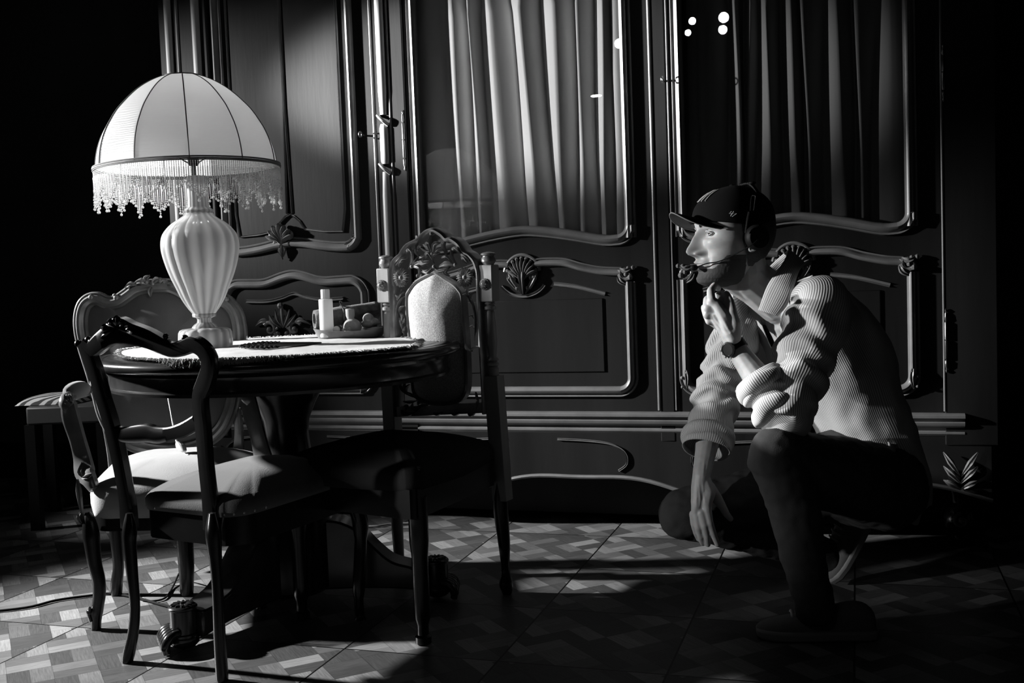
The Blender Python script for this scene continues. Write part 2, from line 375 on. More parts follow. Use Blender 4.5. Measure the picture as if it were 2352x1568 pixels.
# raised fields with grooved edges
def groove(mb, pts, w=.006, e=.003): sweep(mb, pts, [(-w, 0), (-w*.7, e), (-w*.2, e*.4), (w*.2, e*.4), (w*.7, e), (w, 0)], FRONT)
mb = MB()
rf = [wf(-2.068, WT-.12), wf(-2.068, 1.6), wf(-2.078, 1.195), wpx(676, 496), wpx(690, 508), wpx(702, 526), wpx(745, 531), wpx(788, 531), wf(-1.832, 1.2), wf(-1.832, 1.7), wf(-1.832, WT-.12)]
prism(mb, rf, (0, -.004, 0))
prism(mb, mirror(rf, xm), (0, -.004, 0)); o = mb.build('raised_field', M['wood'], door1, bevel=.0025)
mb = MB(); groove(mb, rf, .005, .0085); groove(mb, mirror(rf, xm), .005, .0085); mb.build('field_edge', M['mould'], door1)
# shell ornament
def shell(mb, c, R, n, N=FRONT, up=UP, spread=2.3, hgt=.018, down=.35):
    X = up.cross(N).normalized()
    for k in range(n):
        a = -spread/2 + spread*k/(n-1); dirv = (up*math.cos(a)+X*math.sin(a)); L = R*(1-.18*abs(a)/spread*2)
        s = X*math.sin(a)*R*.12
        leaf(mb, [c-up*R*down*.5, c+dirv*L*.35+N*hgt*.3, c+dirv*L*.8+N*hgt*.9, c+dirv*L+N*hgt*.4], R*.34, N, hgt, .35, .75, 4, False)
    ball(mb, c-up*R*.05, R*.22, 10, 1, .5, 1.2, X, N, up)
def curl(mb, c, r, sgn, N=FRONT, up=UP, w=.008, turns=1.1, a0=math.pi/2):
    X = up.cross(N).normalized()*sgn
    ps = scroll(c, r, r*.25, a0, turns, X, up, 18)
    ps = [p + N*(.004+.006*i/18) for i, p in enumerate(ps)]
    tube(mb, ps, [w*(1-.45*i/18) for i in range(19)], 8)
    ball(mb, c+N*.012, r*.34, 8)
mb = MB(); c = wpx(651, 556, .010); shell(mb, c, .062, 7, hgt=.022)
for s in (-1, 1):
    curl(mb, c+Vector((s*.034, 0, .022)), .018, s, w=.007, turns=-.9, a0=math.pi*.6)
    leaf(mb, [c+Vector((s*.003, 0, -.01)), c+Vector((s*.012, -.004, -.03)), c+Vector((s*.004, 0, -.055))], .016, FRONT, .012, .2, .4, 4)
    ball(mb, c+Vector((s*.03, 0, -.004)), .011, 8)
leaf(mb, [c, c+Vector((0, -.008, -.03)), c+Vector((0, 0, -.066))], .014, FRONT, .014, .15, .3, 4)
ball(mb, c+Vector((0, -.008, .062)), .010, 8)
mb.build('shell_carving', M['mould'], door1)
# lower panel of left door
def wavy(pxs, e=0): return spl([wpx(a, b, e) for a, b in pxs], 6)
mb = MB()
Rh = [(655, 631), (700, 634), (740, 645), (775, 644), (804, 642)]
pr = [wpx(*q) for q in Rh]; pr[0] = wf(xm, pr[0].z); xr = wpx(841, 700).x; r = xr-pr[-1].x
cor = [Vector((pr[-1].x+r*math.sin(a), YW, pr[-1].z-r+r*math.cos(a))) for a in [k*math.pi/2/5 for k in range(1, 6)]]
zb = wpx(810, 894).z
corb = [Vector((xr-.04+.04*math.cos(a), YW, zb+.04-.04*math.sin(a))) for a in [k*math.pi/2/5 for k in range(0, 6)]]
half = pr+cor+[wf(xr, (pr[-1].z+zb)/2)]+corb+[wf(xm+.1, zb)]
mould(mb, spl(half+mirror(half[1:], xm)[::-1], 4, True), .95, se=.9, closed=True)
inn = spl([wf(xm, wpx(655, 675).z), wpx(703, 682), wpx(740, 688), wpx(789, 685)], 5)
groove(mb, spl(mirror(inn[5::5], xm)[::-1]+inn[::5], 5), .007, .010)
mb.build('panel_moulding', M['mould'], door1)
mb = MB(); c = wpx(652, 752, .004); 
leaf(mb, [c, c+Vector((0, -.012, .05)), c+Vector((-.003, 0, .095))], .03, FRONT, .014, .2, .5, 5)
ball(mb, c+Vector((-.004, -.008, .085)), .013, 8)
for s in (-1, 1):
    leaf(mb, [c, c+Vector((s*.02, -.01, .03)), c+Vector((s*.032, 0, .07))], .02, FRONT, .012, .2, .6, 5)
    leaf(mb, [c+Vector((s*.01, 0, 0)), c+Vector((s*.035, -.012, .02)), c+Vector((s*.058, 0, .05))], .02, FRONT, .012, .2, .6, 5)
    curl(mb, c+Vector((s*.055, 0, -.005)), .03, s, w=.009, turns=.9, a0=math.pi*.2)
    leaf(mb, [c+Vector((s*.05, 0, .02)), c+Vector((s*.085, -.01, .028)), c+Vector((s*.12, 0, .01))], .022, FRONT, .010, .2, .4, 5)
    curl(mb, c+Vector((s*.02, 0, -.02)), .02, s, w=.007, turns=-.8, a0=math.pi*.5)
mb.build('acanthus_carving', M['mould'], door1)
# ---- glazed doors
def glazed(x0, x1, xl, xr, zb, zc, low, label, ornx):
    U = opening(xl, xr, zb, zc, WT-.08, .05); Us = spl(U, 3)
    d = MB(); th = .03
    box(d, ((x0+xl)/2, YW+th/2, (ZD0+WT-.04)/2), (xl-x0, th, WT-.04-ZD0)); box(d, ((xr+x1)/2, YW+th/2, (ZD0+WT-.04)/2), (x1-xr, th, WT-.04-ZD0))
    mid = [p for p in Us if p.z < zb+.07]
    prism(d, [wf(xr, ZD0), wf(xl, ZD0)] + mid, (0, th, 0))
    box(d, ((xl+xr)/2, YW+th/2, WT-.07), (xr-xl, th, .06))
    dr = d.build('door', M['wood'], ward, bevel=.002); tag(dr, label)
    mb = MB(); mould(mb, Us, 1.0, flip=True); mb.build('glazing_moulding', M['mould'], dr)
    mb = MB(); box(mb, ((xl+xr)/2, YW+.014, (zb-.03+WT-.1)/2), (xr-xl+.02, .004, WT-.1-zb+.03)); mb.build('glass_pane', M['pane'], dr, smooth=False)
    # lower panel
    lx0, lx1, lz0, lz1, lzc = low; xm = (lx0+lx1)/2
    mb = MB(); r = .05
    cor = [Vector((lx1-r+r*math.cos(a), YW, lz0+r-r*math.sin(a))) for a in [k*math.pi/2/6 for k in range(0, 7)]]
    hp = spl([wf(lx1, lz1-.035), wf(lx1, lz1-.08), wf(lx1, (lz0+lz1)/2), wf(lx1, lz0+r+.03)] + cor + [wf(lx1-r-.06, lz0), wf(xm, lz0)], 4)
    mould(mb, hp, .95); mould(mb, mirror(hp, xm), .95, flip=True)
    tp = spl([wf(xm+.05, lzc+.002), wf(xm+.09, lzc+.004), wf(xm+.16, lzc), wf(xm+.22, lzc-.018), wf(xm+.29, lz1+.006), wf(lx1-.03, lz1)], 5)
    for q, fl in ((tp, False), (mirror(tp, xm), True)): sweep(mb, q, [((-a if fl else a)*.8, b*.9) for a, b in BIG], FRONT)
    ip = spl([wf(xm+.115, lzc-.075), wf(xm+.2, lzc-.088), wf(xm+.3, lz1-.075)], 5)
    for q in (ip, mirror(ip, xm)): groove(mb, q, .008, .008)
    arc = [wf(xm+.09*math.sin(a), lzc-.045-.07*math.cos(a)) for a in [-1.1+2.2*k/16 for k in range(17)]]; groove(mb, arc, .007, .010)
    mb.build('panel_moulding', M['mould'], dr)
    mb = MB(); prism(mb, [wf(lx0+.10, lz0+.07), wf(lx1-.10, lz0+.07), wf(lx1-.10, lz1-.09), wf(lx0+.10, lz1-.09)], (0, -.005, 0)); mb.build('raised_field', M['wood'], dr, bevel=.003)
    mb = MB(); c = wf(xm, lzc-.03, .006)
    arcp = [c+Vector((.068*math.sin(a), 0, .075*math.cos(a)-.012)) for a in [-1.35+2.7*k/20 for k in range(21)]]
    tube(mb, arcp, .0065, 8)
    for k in range(9):
        a = -1.25+2.5*k/8; q = c+Vector((.057*math.sin(a), -.006, .063*math.cos(a)-.012)); ball(mb, q, .007, 8, sy=.8)
        leaf(mb, [c+Vector((0, 0, -.03)), c+Vector((.03*math.sin(a), -.012, .03*math.cos(a)-.014)), q], .014, FRONT, .014, .3, .7, 4, False)
    for s in (-1, 1):
        curl(mb, c+Vector((s*.045, 0, -.018)), .018, s, w=.008, turns=.9, a0=math.pi*.4)
        leaf(mb, [c+Vector((s*.055, 0, .004)), c+Vector((s*.04, -.01, -.03)), c+Vector((s*.01, 0, -.075))], .022, FRONT, .012, .2, .4, 5)
        ball(mb, c+Vector((s*.02, -.006, -.055)), .008, 8)
    leaf(mb, [c+Vector((0, 0, .01)), c+Vector((0, -.016, -.02)), c+Vector((0, 0, -.08))], .028, FRONT, .02, .2, .4, 5)
    mb.build('shell_carving', M['mould'], dr)
    for s, X in ((1, lx1), (-1, lx0)):
        mb = MB(); c = wf(X-s*.012, lz1-.01, .006)
        curl(mb, c, .024, s, w=.010, turns=1.0, a0=math.pi*.8)
        leaf(mb, [c+Vector((-s*.02, 0, .02)), c+Vector((0, -.01, .012)), c+Vector((s*.025, 0, .028))], .024, FRONT, .014, .3, .4, 5)
        leaf(mb, [c+Vector((-s*.03, 0, .0)), c+Vector((-s*.018, -.01, -.025)), c+Vector((s*.01, 0, -.04))], .02, FRONT, .013, .3, .4, 5)
        ball(mb, c+Vector((s*.014, -.01, -.01)), .011, 8); ball(mb, c+Vector((s*.024, -.006, .022)), .008, 8); ball(mb, c+Vector((s*.008, -.008, .022)), .007, 8)
        mb.build('corner_carving', M['mould'], dr)
        if ornx and True:
            mb = MB(); c = wf(X-s*.004, lz0+.045, .012)
            for k in range(4): ball(mb, c+Vector((s*(.012 if k % 2 else -.004), -.006, .02-.016*k)), .0075-.0008*k, 8)
            leaf(mb, [c+Vector((0, 0, .04)), c+Vector((-s*.006, -.008, 0)), c+Vector((0, 0, -.035))], .018, FRONT, .012, .3, .4, 4)
            mb.build('drop_carving', M['mould'], dr)
    return dr, U
door2, U2 = glazed(-1.562, -.660, -1.528, -.742, 1.035, 1.082, (-1.53, -.749, .505, .925, .965), 'middle glazed door with a light curtain', False)
door3, U3 = glazed(-.602, .258, -.566, .170, 1.030, 1.080, (-.568, .172, .505, .925, .965), 'right glazed door, curtain colour darkened as shade', True)
# hinges and keys
def hinge(X, z0, z1, par):
    mb = MB(); z = z0; L = z1-z0
    prof = [(.002, 0), (.004, .006), (.002, .012), (.005, .02), (.0055, L*.18), (.003, L*.2), (.0055, L*.22), (.0055, L*.5), (.003, L*.51), (.0055, L*.52), (.0055, L*.78), (.003, L*.8), (.005, L*.83), (.004, L-.018), (.002, L-.012), (.004, L-.006), (.001, L)]
    lathe(mb, prof, wf(X, z0, .012), UP, 10); return mb.build('hinge', M['brass'], par)
hinge(-1.575, 1.325, 1.545, door2); hinge(.268, .565, .77, door3); hinge(.268, 1.42, 1.60, door3)
def key(X, Z, par):
    mb = MB(); tube(mb, [wf(X, Z, 0), wf(X, Z, .028)], .0035, 8)
    c = wf(X, Z, .040); tube(mb, [c+Vector((.0, .012*math.cos(a), .010*math.sin(a))) for a in [2*math.pi*k/14 for k in range(14)]], .0028, 6, N=[Vector((1, 0, 0))]*14, closed=True)
    return mb.build('key', M['brass'], par)
key(-1.735, 1.466, door1); key(-.612, 1.564, door3)
# base: stepped mouldings, drawer apron with wavy lower edge
mb = MB()
pr = [(-.035, .0), (-.035, .004), (-.028, .010), (-.022, .010), (-.018, .004), (-.010, .004), (-.006, .016), (.002, .022), (.010, .024), (.014, .020), (.020, .022), (.026, .034), (.034, .034), (.038, .028), (.04, 0)]
sweep(mb, [wf(WX0-.02, .395), wf(WX1-.10, .395)], [(-a, b) for a, b in pr], FRONT); mb.build('base_moulding', M['mould'], ward)
mb = MB(); top = [wf(WX0, .36, .004), wf(WX1-.02, .36, .004)]
def apz(X):   # wavy lower edge, repeating with each door
    t = ((X+.947)/.98) % 1.0; return .178+.034*math.cos(2*math.pi*t) - .012*math.cos(4*math.pi*t)
bot = [wf(WX1-.02-(WX1-.02-WX0)*k/90, apz(WX1-.02-(WX1-.02-WX0)*k/90), .004) for k in range(91)]
prism(mb, top+bot, (0, .03, 0)); ap = mb.build('apron', M['wood'], ward, bevel=.002)
mb = MB(); sweep(mb, bot, [(-.007, 0), (-.006, .008), (0, .012), (.006, .008), (.007, 0)], FRONT)
mb.build('apron_bead', M['mould'], ap)
mb = MB()
for xc in (-2.05, -1.13, -.2):
    for s in (-1, 1):
        ps = [wf(xc+s*a, b, .006) for a, b in ((.10, .335), (.22, .33), (.30, .318), (.345, .29), (.35, .25), (.32, .225))]; groove(mb, spl(ps, 5), .004, .006)
mb.build('apron_scroll', M['mould'], ap)
for X in (WX0+.1, WX1-.115):     # carved front feet
    mb = MB(); prof = [(.02, 0), (.034, .004), (.036, .012), (.026, .02), (.022, .035), (.045, .06), (.05, .09), (.04, .12), (.025, .14), (.028, .17), (.045, .2), (.055, .25)]
    lathe(mb, prof, (X, YW+.03, 0), UP, 20); ft = mb.build('foot', M['dark'], ward)
    mb = MB(); c = Vector((X, YW-.02, .09))
    curl(mb, c, .024, 1, w=.006, turns=1.2); 
    for k in range(3):
        for s in (-1, 1): leaf(mb, [c+Vector((0, .004, .10+.02*k)), c+Vector((s*.03, -.012, .12+.035*k)), c+Vector((s*.05, .0, .13+.045*k))], .02, FRONT, .01, .2, .5, 4)
    mb.build('foot_carving', M['mould'], ft)
# cornice
mb = MB(); sweep(mb, [wf(WX0-.04, WT), wf(WX1+.04, WT)], [(-.06, -.1), (.02, -.1), (.02, .0), (.0, .02), (-.02, .03), (-.04, .07), (-.06, .08)], FRONT); mb.build('cornice', M['wood'], ward)
# stage lights hung behind the camera, mirrored in the door panes
lens = bpy.data.materials.new('lens_glow'); lens.use_nodes = True; lens.node_tree.nodes.clear(); _e = lens.node_tree.nodes.new('ShaderNodeEmission'); _o = lens.node_tree.nodes.new('ShaderNodeOutputMaterial'); _e.inputs[1].default_value = 22; lens.node_tree.links.new(_e.outputs[0], _o.inputs[0])
for x, y, r, q in ((1662, 40, .042, 1), (1660, 68, .036, 1), (1590, 48, .030, 1), (1580, 75, .026, 1), (1422, 100, .040, 1), (1369, 220, .012, 4)):
    h_ = onY(x, y, YW+.012); d_ = ray(x, y); d_ = Vector((d_.x, -d_.y, d_.z)).normalized(); p_ = h_+d_*((h_.y+1.2)/-d_.y); t_ = thing('hanging_spotlight', p_, 'bright round stage light mirrored in the glass of the wardrobe doors', 'spotlight', 'stage spotlights mirrored in the wardrobe glass')
    mb = MB(); lathe(mb, [(r*1.1, 0), (r*1.15, -.02), (r*1.15, -.16), (r*.8, -.22), (.01, -.22)], p_-d_*-.0, -d_, 20, caps=False); mb.build('housing', M['blackm'], t_)
    mb = MB(); ball(mb, p_-d_*.002, r, 16, q, 1, 1, X=(1, 0, 0), Y=(0, 1, 0)); mb.build('lens', lens, t_)
# ---- curtains inside
def curtain(xl, xr, z0, z1, bands_t, bands_b, zt, zb, Yc, amp, label, m, pxm=True):
    """bands: (valley, crest) pairs of world X, at level zt (top) and zb (bottom): lit flank runs valley -> crest"""
    def flat(b): 
        k = [xl-.02]; 
        for v, c in b: k += [v, c]
        return k + [xr+.03]
    kt, kb = flat(bands_t), flat(bands_b); n = len(kt); sub = 7; NZ = 40; mb = MB(); V = []; F = []
    hs = [0.35] + [0, 1]*len(bands_t) + [.2]
    rnd = random.Random(5); jit = [rnd.uniform(.75, 1.15) for _ in range(n)]
    cols = (n-1)*sub+1
    for j in range(NZ+1):
        z = z0+(z1-z0)*j/NZ; t = (z-zb)/(zt-zb); tt = max(0, min(1.6, t)); e = tt if tt < 1 else 1+(tt-1)*.7
        ks = [a+(b-a)*e + .006*math.sin(3.1*e+i*1.7)*min(1, e*4)*(0 < e < 1) for i, (a, b) in enumerate(zip(kb, kt))]
        for i in range(n-1):
            for q in range(sub + (1 if i == n-2 else 0)):
                s = q/sub; h0, h1 = hs[i]*jit[i], hs[i+1]*jit[i+1]
                ss = math.sin(s*math.pi/2) if h1 > h0 else (1-math.cos(s*math.pi/2)) ; ss = .35*s+.65*ss
                h = h0+(h1-h0)*ss; h += .05*math.sin(9*s+i+2*e)*.3
                V.append(Vector((ks[i]+(ks[i+1]-ks[i])*s, Yc-amp*h*(.85+.15*e), z)))
    for j in range(NZ):
        for i in range(cols-1): F.append((j*cols+i, j*cols+i+1, (j+1)*cols+i+1, (j+1)*cols+i))
    mb.add(V, F); o = mb.build('curtain', m, None, ang=180); tag(o, label, 'curtain', 'curtains inside the wardrobe doors'); return o
def wx(x, y): return onY(x, y, YW+.05).x
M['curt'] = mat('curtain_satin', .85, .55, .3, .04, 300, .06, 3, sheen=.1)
bt = [(1016, 1043), (1068, 1079), (1102, 1124), (1168, 1198), (1238, 1272), (1316, 1330), (1362, 1384), (1402, 1410)]
bb = [(1046, 1073), (1096, 1110), (1131, 1170), (1211, 1236), (1278, 1299), (1327, 1342), (1376, 1395), (1412, 1420)]
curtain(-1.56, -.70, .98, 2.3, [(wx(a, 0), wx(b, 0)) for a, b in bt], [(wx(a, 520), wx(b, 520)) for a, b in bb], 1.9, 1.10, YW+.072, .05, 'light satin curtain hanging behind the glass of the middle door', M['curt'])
M['curt2'] = mat('curtain_satin_shaded', .28, .6, .3, .04, 300, .06, 3, sheen=.1)  # same satin, the dimmer light on this side put into its colour
bt = [(1600, 1626), (1670, 1690), (1710, 1722), (1739, 1763), (1795, 1812), (1836, 1842), (1894, 1915), (1956, 1966), (2020, 2040)]
bb = [(1605, 1632), (1680, 1704), (1712, 1722), (1736, 1770), (1802, 1840), (1850, 1862), (1894, 1945), (1965, 1984), (2002, 2056)]
curtain(-.60, .21, .98, 2.3, [(wx(a, 0), wx(b, 0)) for a, b in bt], [(wx(a, 480), wx(b, 480)) for a, b in bb], 1.83, 1.12, YW+.072, .05, 'curtain with shade put into its colour, behind the right door glass, above the man', M['curt2'])
# ================================================================ TABLE
def onV(x, y, pt): return onPl(x, y, Vector(pt), AWAY)
TC = Vector((-1.568, 2.698, 0)); TR = .511; TZ = .745
tab = thing('round_table', TC, 'round dark polished pedestal table with lion paw feet carrying the lamp', 'table')
mb = MB(); R = TR
prof = [(0.001, TZ-.03), (R-.035, TZ-.03), (R-.012, TZ-.029), (R-.004, TZ-.024), (R, TZ-.016), (R-.002, TZ-.008), (R-.010, TZ-.001), (R-.020, TZ), (R-.026, TZ-.003), (R-.030, TZ-.004), (R-.036, TZ), (R-.060, TZ+.001), (R-.066, TZ-.002), (R-.070, TZ+.001), (R-.1, TZ+.001), (.001, TZ+.001)]
lathe(mb, prof, TC, UP, 96, caps=False); mb.build('tabletop', M['table'], tab, ang=50)
mb = MB(); lathe(mb, [(.40, TZ-.03), (R-.036, TZ-.03), (R-.034, TZ-.04), (R-.040, TZ-.05), (R-.040, TZ-.075), (R-.034, TZ-.08), (R-.036, TZ-.088), (.40, TZ-.088)], TC, UP, 96, caps=False); mb.build('apron', M['table'], tab)
cp = [(.11, .66), (.105, .62), (.085, .585), (.066, .54), (.061, .50), (.066, .45), (.084, .40), (.10, .36), (.105, .33), (.11, .30), (.12, .28), (.12, .06), (.09, .04)]
mb = MB(); lathe(mb, cp[::-1], TC, UP, 40); mb.build('column', M['dark'], tab)
footR = onZ(1005, 1372, 0); footL = onZ(425, 1490, 0)
def tleg(foot, flip=1):
    d = (foot-TC); d.z = 0; L = d.length; d.normalize(); S = d.cross(UP)
    o = [(.05, .235), (.10, .25), (.15, .243), (.20, .215), (.245, .165), (.29, .125), (.34, .108), (L-.06, .102), (L-.02, .10), (L-.02, .03), (L-.07, .04), (.30, .045), (.2, .05), (.05, .05)]
    mb = MB(); pts = [TC+d*s*min(1, 1)+UP*z for s, z in o]; top = spl(pts[:9], 5); al = top+pts[9:]
    prism(mb, [p-S*.05 for p in al], S*.10); lg = mb.build('leg', M['table'], tab, bevel=.006)
    mb = MB(); c = TC+d*(L-.0); lathe(mb, [(.034, .04), (.034, .105), (.037, .108), (.037, .112), (.033, .116), (.02, .118)], c, UP, 28); lathe(mb, [(.033, .035), (.038, .038), (.038, .043), (.033, .047)], c, UP, 28)
    for k in range(12):
        a = 2*math.pi*k/12; v = Vector((math.cos(a), math.sin(a), 0)); ball(mb, c+v*.019+UP*.117, .012, 8, 1, .42, .5, v, UP.cross(v), UP)
    ball(mb, c+UP*.119, .007, 8); mb.build('rosette_block', M['blackg'], lg)
    mb = MB(); ball(mb, c+UP*.03, .04, 16, 1.05, .95, .7)
    out = (d*.55 - CROSS*.75*flip); out.z = 0; out.normalize(); sd = out.cross(UP)
    for k in range(5):
        q = sd*(.017*(k-2))
        tube(mb, spl([c+out*.018+q*.9+UP*.052, c+out*.038+q*1.2+UP*.05, c+out*.052+q*1.3+UP*.030, c+out*.050+q*1.3+UP*.010], 4), [.011]*5+[.0125]*5+[.010]*3, 10)
    mb.build('paw', M['blackg'], lg); return lg
tleg(footL); tleg(footR, -.6)
dd = (footL+footR)/2-TC; dd.z = 0; tleg(TC-dd.normalized()*.42, 0)
# ---- cloth
CZ = TZ+.004
def clothpt(x, y):
    p = onZ(x, y, .75); v = Vector((p.x-TC.x, p.y-TC.y, 0)); r = v.length
    if r > .485: v *= (.485+.012*math.tanh((r-.485)*4))/r
    return TC+v+UP*CZ
near = spl([clothpt(*q) for q in [(268, 806), (285, 822), (320, 838), (370, 852), (430, 848), (520, 838), (640, 824), (740, 815), (850, 807), (960, 798)]], 6)
far = spl([clothpt(*q) for q in [(275, 794), (320, 790), (390, 786), (470, 782), (545, 778), (610, 772), (700, 766), (790, 766), (880, 772), (964, 784)]], 6)
mb = MB(); NV = 20; nn = len(near); V = []
def wrinkle(p): return .0035*noise.noise(p*9)+.0015*noise.noise(p*31)+.002
for j in range(NV+1):
    t = j/NV
    for i in range(nn):
        p = near[i].lerp(far[i], t); q = p.copy(); q.z = CZ+max(0, wrinkle(p))+.001; V.append(q)
F = [(j*nn+i, j*nn+i+1, (j+1)*nn+i+1, (j+1)*nn+i) for j in range(NV) for i in range(nn-1)]
mb.add(V, F)
M['cloth'] = mat('linen', .56, .9, .1, .5, 900, .1, 30)
cl = mb.build('table_runner', M['cloth'], None, ang=180, solid=.003)
tag(cl, 'pale linen cloth with frayed fringed edges lying on the round table', 'tablecloth')
rnd = random.Random(3); mb = MB()
def thread(p, d, L, drop, r=.0007):
    q = [p, p+d*L*.35+UP*rnd.uniform(.001, .004), p+d*L*.7+UP*(rnd.uniform(-.001, .004)-drop*.3)+CROSS*rnd.uniform(-.003, .003), p+d*L-UP*drop+CROSS*rnd.uniform(-.005, .005)]
    tube(mb, q, r, 3, cap=False)
def fringe(edge, sgn, n, L):
    for k in range(n):
        t = rnd.random()*(len(edge)-1.001); i = int(t); p = edge[i].lerp(edge[i+1], t-i); T = (edge[i+1]-edge[i]).normalized(); d = T.cross(UP)*sgn
        d = (d+T*rnd.uniform(-.7, .7)).normalized(); l = L*rnd.uniform(.5, 1.2)
        e = p+d*l-TC; over = max(0, Vector((e.x, e.y, 0)).length-TR+.012)
        thread(p-d*.004+UP*rnd.uniform(.002, .005), d, l, over*1.0, rnd.uniform(.0005, .0009))
fringe(near, 1, 2200, .017); fringe(far, -1, 500, .014)
ends = [near[0].lerp(far[0], k/8) for k in range(9)]; fringe(ends, -1, 260, .016)
ends = [near[-1].lerp(far[-1], k/8) for k in range(9)]; fringe(ends, 1, 420, .018)
o = mb.build('fringe', M['cloth'], cl, ang=180); o['kind'] = 'stuff'
# ================================================================ LAMP
lb = onZ(475, 797, .752); LC = onPl(473, 795, lb - AWAY*.03, AWAY); LC.z = .752
tl = thing('table_lamp', LC, 'tall table lamp with ribbed milky glass vase and domed fabric shade with bead fringe', 'lamp')
def vprof(cx0, cy0, cx1, cy1, rows):
    """rows of (y, half width) in photo pixels -> (radius, z) on the lamp axis"""
    out = []
    for y, h in rows:
        t = (y-cy0)/(cy1-cy0); x = cx0+(cx1-cx0)*t; a = onV(x-h, y, LC); b = onV(x+h, y, LC); out.append(((b-a).length/2, (a.z+b.z)/2-LC.z))
    return out
def milkglass():
    m, nt, b = newmat('milk_glass'); N = nt.nodes; L = nt.links
    b.inputs['Base Color'].default_value = (.62, .62, .62, 1); b.inputs['Roughness'].default_value = .25; b.inputs['Coat Weight'].default_value = .9; b.inputs['Coat Roughness'].default_value = .03
    tc = N.new('ShaderNodeTexCoord'); g = N.new('ShaderNodeTexGradient'); g.gradient_type = 'RADIAL'; L.new(tc.outputs['Object'], g.inputs[0])
    w1 = N.new('ShaderNodeMath'); w1.operation = 'MULTIPLY_ADD'; w1.inputs[1].default_value = 16*2*math.pi; w1.inputs[2].default_value = 1.2; L.new(g.outputs['Fac'], w1.inputs[0]); w2 = N.new('ShaderNodeMath'); w2.operation = 'SINE'; L.new(w1.outputs[0], w2.inputs[0])
    n = N.new('ShaderNodeTexNoise'); n.inputs['Scale'].default_value = 9; L.new(tc.outputs['Object'], n.inputs[0]); w3 = N.new('ShaderNodeMath'); w3.operation = 'MULTIPLY_ADD'; w3.inputs[1].default_value = 1.6; L.new(n.outputs[0], w3.inputs[0]); L.new(w2.outputs[0], w3.inputs[2])
    mr = N.new('ShaderNodeMapRange'); mr.inputs['From Min'].default_value = -.4; mr.inputs['From Max'].default_value = 2.0; mr.inputs['To Min'].default_value = .34; mr.inputs['To Max'].default_value = .66; L.new(w3.outputs[0], mr.inputs[0]); L.new(mr.outputs[0], b.inputs['Base Color'])
    t = N.new('ShaderNodeBsdfTranslucent'); L.new(mr.outputs[0], t.inputs[0]); x = N.new('ShaderNodeMixShader'); x.inputs[0].default_value = .4
    o = N['Material Output']; L.new(b.outputs[0], x.inputs[1]); L.new(t.outputs[0], x.inputs[2]); L.new(x.outputs[0], o.inputs[0]); return m
M['milk'] = milkglass()
body = vprof(448, 480, 470, 724, [(487, 31), (494, 34), (502, 44), (512, 60), (524, 73), (540, 84), (559, 88), (580, 87), (609, 80), (635, 71), (660, 60), (685, 49), (705, 37), (717, 28), (722, 25)])
TW = 1.0
def ribs(n, a, tw=0, z0=0): return lambda t, z: 1+a*(abs(math.sin(n*(t+tw*z)/2))*2-1.2)
mb = MB()
dense = []
bb_ = spl([Vector((r, z, 0)) for r, z in body], 5)
z1 = bb_[0].y; z2 = bb_[-1].y
def lobes(t, z):
    u = (z-z2)/(z1-z2); amp = .065*min(1, 6*max(0, u))*min(1, 9*max(0, 1-u)+.15); return 1-amp*(1-abs(math.sin(8*(t+.22*u)))**.7)
lathe(mb, [(p.x, p.y) for p in bb_][::-1], LC, UP, 192, lobes, X=-AWAY); mb.build('glass_vase', M['milk'], tl, ang=180)
mb = MB(); nk = vprof(448, 480, 470, 724, [(490, 31), (487, 33), (483, 33), (480, 30), (476, 24), (460, 23), (430, 23), (405, 24)]); lathe(mb, nk, LC, UP, 64, lambda t, z: 1+.02*math.sin(16*t)); mb.build('neck', M['milk'], tl)
mb = MB(); kn = vprof(470, 724, 473, 790, [(758, 30), (753, 30), (748, 27), (745, 24), (740, 17), (735, 16), (730, 17), (727, 26), (722, 27), (719, 26)]); lathe(mb, kn, LC, UP, 48); mb.build('stem', M['milk'], tl)
mb = MB(); bs = vprof(472, 755, 473, 790, [(791, 59), (788, 61), (775, 61), (763, 60), (757, 57), (754, 50), (752, 30), (751, 10)])
bs[0] = (bs[0][0], .001)
lathe(mb, bs, LC, UP, 144, lambda t, z: 1-.07*(1-abs(math.sin(6*t+.3))**.6), X=-AWAY); mb.build('foot', M['milk'], tl, ang=180)
